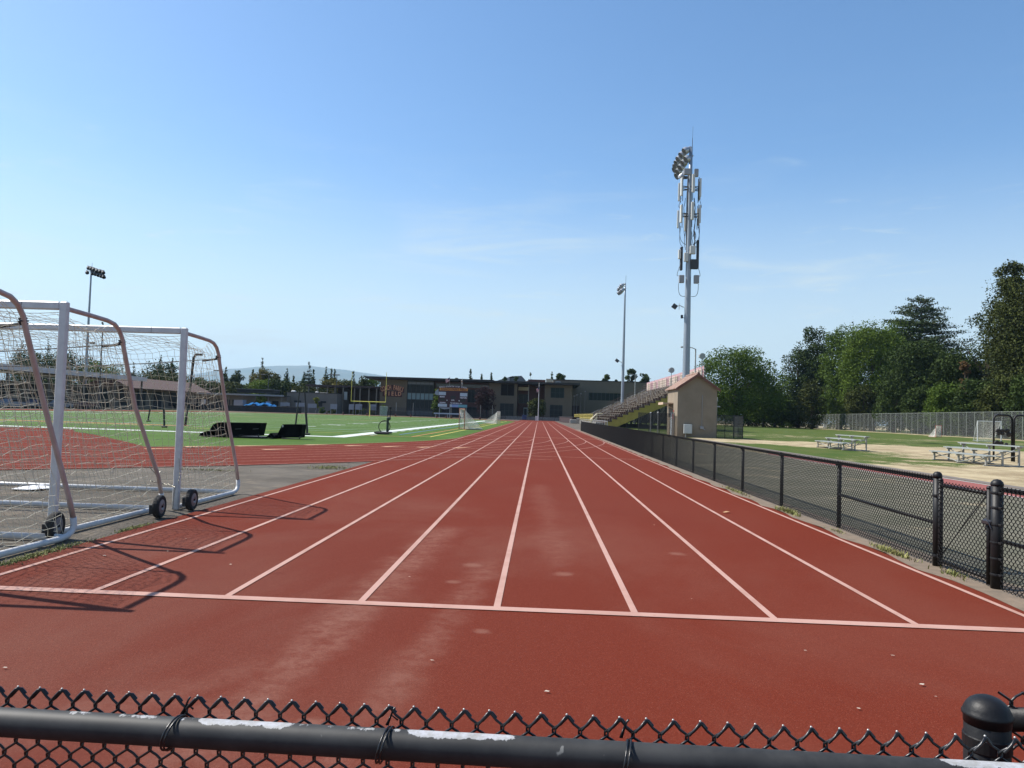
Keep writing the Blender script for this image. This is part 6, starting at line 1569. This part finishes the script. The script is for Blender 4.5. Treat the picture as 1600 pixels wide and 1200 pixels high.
def cedar(X, Y, H, W, lk, label, seed=1, n=46000, s=.46):
    t = thing("cedar_tree", (X, Y, 0), label, "tree"); r = random.Random(seed); C = []; R = []
    mb = MB(); mb.tube([(X, Y, 0), (X, Y, H*.5), (X+.4, Y, H*.93)], [.7, .45, .12], 8)
    nt_ = 21
    for i in range(nt_):
        u = i/(nt_-1); z = H*(.22+.74*u); w_ = W/2*min(1, (1.06-u)**.5*1.12)*(.8 if u < .1 else 1)
        nb = 9 if u < .85 else 5
        for q in range(nb):
            z = H*(.22+.74*u)+r.uniform(-1.1, 1.1)*(u < .9); a = 2*PI*(q+r.random()*.9)/nb+i; L_ = w_*r.uniform(.55, 1.1); d = Vector((math.cos(a), math.sin(a), 0))
            b0 = Vector((X, Y, z-.8)); tip = b0+d*L_+Vector((0, 0, .9-.05*L_+r.uniform(-.4, .8))); mb.tube([b0, b0.lerp(tip, .5)+Vector((0, 0, .5)), tip], [.16, .1, .03], 4)
            for f in (.35, .58, .8, .98):
                c = b0.lerp(tip, f)+Vector((r.uniform(-.5, .5), r.uniform(-.5, .5), .45)); cr_ = (1.05+W*.045)*(1.15-f*.45)*(.55 if u > .9 else 1)
                C.append(c[:]); R.append((cr_*1.15, cr_*1.15, .62))
    mb.build("trunk", m_bark, t); V, F = leaves(C, R, n, s, seed=seed); nbuild("crown", V, F, LM[lk], t); return t

def treeZ(x, y, Y): return pz(x, y, Y)[1]
def bt(p_, ytop, Y, wpx, lk, label, **k):
    f = 1.22 if p_ > 1090 else (1.9 if p_ < 260 and Y > 215 else (1.35 if p_ < 600 and Y > 215 else 1.1))
    return broad(px(p_, Y), Y, treeZ(p_, ytop, Y), wpx/1150*Y*f, lk, label, **k)
def st(p_, ytop, Y, wpx, lk, label, **k): return spire(px(p_, Y), Y, treeZ(p_, ytop, Y), wpx/1150*Y*(2.9 if p_ < 100 else 2.2), lk, label, **k)
# right side
bt(1146, 540, 205, 104, 'green', "rounded green tree with sky gaps just right of the stucco hut", n=22000, s=.50, k=80, seed=21, hb=.05, rough=.85)
bt(1188, 572, 222, 60, 'green', "smaller green tree filling the dip right of the hut's rounded tree", n=7000, s=.55, k=40, seed=22, hb=.02)
st(1216, 565, 250, 26, 'green', "pointed pale green tree in the gap before the dark tall trees", n=2500, s=.6, seed=23, name="pointed_tree")
bt(1205, 590, 240, 70, 'dark', "dark low tree under the gap, above the far dark fence", n=6000, s=.6, seed=24, hb=.0)
bt(1241, 534, 240, 44, 'dark', "narrow dark tree at the left end of the tall dark group", n=11000, s=.55, k=50, seed=25, hb=.03)
bt(1268, 507, 238, 46, 'dark', "tall dark bluish tree with an uneven top left of the bright trees", n=15000, s=.55, k=60, seed=26, hb=.03, rough=.9)
bt(1304, 508, 228, 54, 'green', "mid green tall tree between the dark bluish tree and the bright one", n=18000, s=.5, k=70, seed=27, hb=.04, rough=.85)
st(1322, 498, 238, 22, 'dark', "thin dark tip poking up between the mid green and bright trees", n=2200, s=.6, seed=28, name="pointed_tree")
bt(1352, 502, 206, 84, 'bright', "big bright green tree in the middle of the right tree group", n=30000, s=.48, k=110, seed=29, hb=.08, rough=.78)
bt(1382, 495, 222, 66, 'green', "green tree top just left of the flat-tiered cedar", n=16000, s=.5, k=64, seed=30, hb=.1)
bt(1262, 588, 205, 34, 'olive', "shaggy brown green bush-like tree low beside the fence gap", n=4500, s=.45, k=30, seed=31, hb=.02, rough=1.1)
cedar(px(1424, 222), 222, treeZ(1424, 461, 222), 32.5, 'blue', "broad flat-tiered cedar, tallest of the middle trees", seed=5)
bt(1420, 528, 180, 84, 'dark', "dark leafy tree in front of the cedar's trunk", n=24000, s=.5, k=90, seed=32, hb=.03, rough=.9)
bt(1478, 545, 172, 62, 'dark', "dark tree between the cedar and the large right tree", n=17000, s=.48, k=70, seed=33, hb=.02)
bt(1492, 563, 164, 16, 'brown', "small reddish brown dying tree in the gap left of the large right tree", n=700, s=.4, k=12, seed=34, hb=.55)
bt(1527, 468, 168, 66, 'blue', "open branched tree with sky gaps left of the large dark tree", n=5200, s=.42, k=46, seed=35, hb=.25, rough=.62)
bt(1622, 396, 142, 152, 'olive', "largest dark olive tree, cut off by the right edge of the photo", n=52000, s=.42, k=170, seed=36, hb=.05, rough=.75, square=1.25)
bt(1560, 408, 150, 48, 'olive', "upper left shoulder tree of the large dark olive tree", n=15000, s=.42, k=60, seed=37, hb=.25, rough=.85)
bt(1165, 600, 232, 110, 'dark', "dark low wood edge behind the hut's rounded tree", n=12000, s=.6, k=50, seed=61, hb=0)
bt(1232, 610, 262, 60, 'dark', "dark understorey at the left foot of the tall dark group", n=8000, s=.6, k=40, seed=62, hb=0)
bt(1440, 560, 200, 110, 'dark', "deep dark mass of foliage filling the gap under the cedar", n=20000, s=.55, k=80, seed=63, hb=0)
bt(1515, 560, 178, 80, 'olive', "dull foliage mass behind the reddish dying tree", n=15000, s=.5, k=70, seed=64, hb=0)
for i, (p_, yt, wp, lk, wd) in enumerate(((1300, 590, 60, 'green', "below the mid green tall tree"), (1340, 598, 56, 'olive', "below the bright tree's left half"), (1385, 590, 60, 'dark', "below the bright tree's right half"), (1425, 600, 56, 'dark', "below the cedar"),
                                  (1462, 596, 60, 'green', "lighter one right of the cedar's foot"), (1505, 590, 66, 'dark', "below the reddish tree"), (1545, 585, 66, 'olive', "behind the fitness frame"), (1592, 580, 80, 'dark', "at the right edge behind the backstop"))):
    Yf = 168 if i < 2 else (150 if i < 4 else (128 if i < 6 else 116))
    xf = px(p_, Yf); Yb = max(Yf, 0)
    # keep them behind the fence line
    while px(p_, Yb) < 72+(Yb-105)*.108+4: Yb += 2
    broad(px(p_, Yb), Yb, treeZ(p_, yt, Yb), wp/1150*Yb, lk, "dense shrub behind the tall right fence, "+wd, hb=.0, n=9000, s=.42, k=44, seed=50+i, cat="shrub", name="tall_shrub", group="dense shrubs behind the tall right fence", trunk=True)

# left and centre skyline
left = [("s", 8, 528, 265, 30, 'dark', "dark conifer at the far left edge of the skyline"), ("b", 30, 545, 255, 34, 'dark', "dark bushy tree right of the leftmost conifer"),
 ("s", 52, 532, 270, 22, 'dark', "dark conifer left of the tallest left spire"), ("s", 76, 519, 262, 26, 'dark', "tallest dark spire on the left, behind the nearest goal's stay"),
 ("b", 92, 546, 250, 40, 'dark', "dark crown half hidden by the middle goal's post"), ("b", 134, 563, 250, 40, 'bright', "bright green round tree behind the middle goal's net"),
 ("b", 160, 564, 262, 26, 'green', "green tree by the slim grey pole"), ("s", 193, 566, 290, 14, 'pale', "pale thin conifer in the gap between goals"),
 ("b", 236, 560, 255, 34, 'dark', "dark many-pointed tree behind the farthest goal's net"), ("s", 237, 557, 262, 14, 'dark', "dark tip above the many-pointed tree"), ("s", 256, 560, 258, 16, 'dark', "dark pointed tree just left of the farthest goal's post"),
 ("b", 245, 580, 240, 60, 'olive', "wide dull green tree below the dark pointed ones"), ("b", 236, 597, 226, 26, 'bright', "small yellow green tree low behind the farthest goal's net"),
 ("b", 300, 588, 250, 30, 'green', "green tree just right of the farthest goal's post"), ("b", 322, 594, 246, 36, 'dark', "dark tree behind the farthest goal's side net"),
 ("s", 343, 574, 262, 14, 'dark', "dark conifer immediately left of the farthest goal's stay"), ("b", 362, 575, 262, 19, 'dark', "dense dark conical tree right of the farthest goal's stay"),
 ("s", 387, 578, 268, 16, 'dark', "dark conifer left of the olive green tree"), ("b", 404, 572, 258, 29, 'fall', "round olive green and ochre tree on the left skyline"),
 ("s", 401, 558, 275, 13, 'pale', "pale thin conifer rising behind the olive green tree"), ("b", 424, 580, 265, 20, 'olive', "dull tree right of the olive and ochre one"),
 ("s", 441.5, 577, 262, 16, 'dark', "dark sharp conifer before the hills"), ("s", 452.5, 588, 266, 8, 'dark', "short dark conifer in the dip before the hills"),
 ("s", 469, 582, 262, 18, 'dark', "dark conifer left of the tall pale one"), ("s", 476.5, 565, 268, 15, 'pale', "tallest pale conifer before the hills"), ("s", 484, 577, 266, 12, 'blue', "bluish conifer right of the tall pale one"),
 ("s", 504, 575, 262, 15, 'dark', "dark conifer over the brown canopy's left end"), ("s", 512.5, 577, 266, 10, 'blue', "bluish conifer in a tight trio, middle"), ("s", 518, 578, 262, 9, 'dark', "dark conifer in a tight trio, right"),
 ("b", 514, 590, 245, 34, 'fall', "ochre green tree just above the brown canopy"), ("b", 537, 590, 248, 34, 'olive', "olive tree right of the twin-headed lamp"), ("s", 547.5, 580, 262, 11, 'pale', "pale loose tree left of the school"),
 ("b", 562, 588, 246, 28, 'olive', "olive tree against the school's left roof end"), ("b", 578, 586, 250, 30, 'green', "green tree touching the school's left roof end"), ("b", 345, 594, 236, 70, 'olive', "wide dark shrubbery above the classroom roof"),
 ("b", 400, 593, 238, 50, 'bright', "bright green shrub mass above the classroom roof"), ("b", 440, 591, 240, 50, 'dark', "dark shrub mass between the classroom roof and the hills"), ("b", 295, 594, 232, 56, 'dark', "dark shrubbery above the classroom block's left end"), ("b", 478, 599, 236, 52, 'olive', "low olive shrubbery above the block building"), ("b", 416, 607, 230, 16, 'pale', "grey green shrub beside the roof monitor's right end"),
 ("b", 712, 590, 262, 8, 'dark', "small dark treetop above the scoreboard"), ("b", 720, 592, 262, 7, 'green', "small green treetop above the scoreboard's right flag"),
 ("s", 733, 578, 262, 11, 'dark', "dark conifer above the school, right of the scoreboard"), ("s", 750.5, 586, 262, 5, 'dark', "tiny narrow conifer above the school's roof"), ("s", 766, 583.5, 262, 10, 'dark', "dark conifer left of the grey pitched roof"),
 ("b", 786, 588, 258, 9, 'dark', "small dark tree left of the white dormer"), ("b", 804, 588, 257, 10, 'dark', "small dark tree right of the white dormer"), ("s", 827, 582.5, 270, 9, 'pale', "pale conifer above the maroon roof"),
 ("s", 860.5, 583, 270, 6, 'dark', "small spire above the cream end wall"), ("b", 874, 583, 272, 17, 'dark', "rounded dark tree above the white vent"),
 ("b", 948, 582, 275, 17, 'dark', "round dark tree above the gymnasium, left of the far pole"), ("b", 962, 591, 275, 8, 'dark', "small dark treetop beside the far pole"), ("b", 983, 574, 280, 19, 'dark', "dark tree right of the far light pole"), ("b", 1003, 583, 278, 18, 'dark', "dark tree between the street lamp and the banner")]
for i, (kd, p_, yt, Y, wp, lk, lab) in enumerate(left):
    if kd == 's': st(p_, yt, Y, wp, lk, lab, n=int(1200+wp*150), s=.60, seed=100+i, sparse=.35 if lk == 'pale' else .1)
    else: bt(p_, yt, Y, wp, lk, lab, n=int(1000+wp*110), s=.60, k=18+int(wp*.5), seed=100+i, hb=.05 if p_ < 600 else .3)
# planting before the school
bt(682, 607, 203, 17, 'bright', "yellow green upright tree left of the scoreboard", n=2600, s=.32, k=26, seed=201, hb=.05)
bt(757, 603, 207, 30, 'plum', "dark purple leaved tree right of the scoreboard", n=3600, s=.36, k=30, seed=202, hb=.1)
bt(838, 621, 206, 27, 'olive', "round olive tree behind the white flagpole", n=3600, s=.34, k=30, seed=203, hb=.02)
bt(402, 616.5, 203.5, 18, 'lime', "round yellow green tree before the classroom block", n=1500, s=.34, k=16, seed=204, hb=.25)
bt(490, 619.5, 204, 10, 'lime', "small yellow green tree before the block building", n=900, s=.3, k=12, seed=205, hb=.3)
for i, (p_, yt, wp, lk, wd) in enumerate(((500, 636, 10, 'green', "right of the black poles"), (516, 638, 14, 'olive', "below the slim columns"), (553, 638, 14, 'olive', "left of the goalpost's stem"), (566, 637, 12, 'green', "behind the goalpost's stem"), (597, 632, 9, 'bright', "above the net panel"), (583, 640, 12, 'olive', "right of the goalpost's stem"))):
    bt(p_, yt, 201.5, wp, lk, "low bush along the far fence, "+wd, n=600, s=.28, k=12, seed=220+i, hb=0, cat="bush", name="bush", group="low bushes along the far fence", trunk=True)
# shed beyond the tall right fence
t = thing("shed", (px(1250, 330), 330, 0), "low pale roofed shed half hidden beyond the right fence gap", "shed")
mb = MB(); a = pz(1225, 664, 335); b = pz(1258, 642, 335); mb.bx(a[0], b[0], 335, 345, 0, b[1]-1.3); mb.build("wall", mat("shed_wall", (.16, .11, .08), .9), t)
mb = MB(); mb.prism([(pz(1234, 647, 334.5)[0], 334, pz(1234, 646, 334)[1]), (pz(1258, 647, 334)[0], 334, pz(1258, 646.5, 334)[1]), (pz(1258, 640, 334)[0], 334, pz(1258, 640.5, 334)[1])], (0, 11, 0)); mb.build("roof", mat("shed_roof", (.50, .42, .32), .8), t)
for i, (p_, wd) in enumerate(((1236, "left"), (1242, "middle"), (1281, "far right"), (1288, "right of the pair"))):
    Yb = 300; x = px(p_, Yb); mb = MB(); mb.rbox((x, Yb, .7), (1.1, 1, 1.4), .12); tag(mb.build("storage_bin", mat("bin_pale", (.42, .42, .38), .7), origin=(x, Yb, 0)), "pale bin behind the far right fence, "+wd, "bin", "pale bins behind the far right fence")

# ------------------------------------------------------------------ litter
fl = [(90, 843, .028, "by the nearest goal's wheel"), (163, 872, .03, "inside the goal's net shadow, upper"), (360, 886, .03, "right of the bent shadow"), (262, 865, .02, "between the two bent shadows"), (290, 845, .02, "near the second bent shadow"),
      (1136, 803, .05, "dry"), (1022, 823, .022, "right of centre between lanes"), (854, 1087, .025, "low centre before the fence"), (1441, 1076, .03, "lower right, largest"), (1395, 1030, .02, "right, upper of two"), (1258, 1022, .018, "right, left of two"), (675, 1038, .02, "low centre left"), (1342, 1114, .018, "just above the fence at lower right"), (1462, 1095, .012, "near the domed post"), (8, 1050, .02, "lower left"), (1080, 940, .015, "under the start line, centre right"), (560, 690, .05, "on the far bend"), (640, 905, .015, "centre left above the start line")]
def ground(x, y):
    d = FW*FPX+RR*(x-800)-UU*(y-600); t_ = -CH/d.z; return d.x*t_, d.y*t_
for x, y, s, wd in fl:
    gx, gy = ground(x, y)
    if wd == "dry": fleck(gx, gy, s*1.1, "tan curled leaf lying in a right-hand lane", m_dleaf, "fallen_leaf", "leaf", None)
    else: fleck(gx, gy, s*.48, "tiny pale scrap on the red track, "+wd)

# ------------------------------------------------------------------ hills and air
prof = [(-900, 600), (-500, 590), (-200, 585), (0, 583), (120, 580), (220, 582), (300, 585), (350, 577), (400, 573), (440, 571.5), (480, 571), (520, 575.5), (560, 581), (610, 589), (680, 594), (760, 598), (860, 606), (1000, 616), (1200, 630), (1700, 655)]
V = []; F = []; r = random.Random(3); m_ = 10
pp = []
for (a, ya), (b, yb) in zip(prof[:-1], prof[1:]):
    n = max(2, int((b-a)/18))
    for i in range(n): u = i/n; pp.append((lerp(a, b, u), lerp(ya, yb, u)+r.uniform(-.5, .5)))
for i, (p_, y) in enumerate(pp):
    X, Z = pz(p_, y, 12000)
    for j in range(m_+1):
        u = j/m_; V.append((X*(.72+.28*u), 12000*(.72+.28*u)+r.uniform(-110, 110), -5+(Z+5)*(u**.8)+(r.uniform(-22, 22) if 0 < j < m_ else 0)))
    V.append((X*1.1, 13200, -5))
q = m_+2
F = [(i*q+j, (i+1)*q+j, (i+1)*q+j+1, i*q+j+1) for i in range(len(pp)-1) for j in range(q-1)]
mb = MB(); mb.v = V; mb.f = F; structure(mb.build("hills", mat("hill_scrub", (.06, .085, .045), .95, col2=(.12, .12, .07), vs_=.002), smooth=True))

mb = MB(); mb.bx(-21000, 12500, -60, 13500, -1.0, 900)
hm = bpy.data.materials.new("air_haze"); hm.use_nodes = True; ht = hm.node_tree
for n in list(ht.nodes): ht.nodes.remove(n)
ho = ht.nodes.new('ShaderNodeOutputMaterial'); hv = ht.nodes.new('ShaderNodeVolumePrincipled')
hv.inputs['Color'].default_value = (.50, .76, 1.0, 1); hv.inputs['Density'].default_value = 6e-5; hv.inputs['Anisotropy'].default_value = .2
ht.links.new(hv.outputs[0], ho.inputs['Volume'])
hz_o = mb.build("haze", hm); hz_o['kind'] = 'stuff'
# housekeeping
for o in bpy.data.objects:
    if '_o' in o: del o['_o']
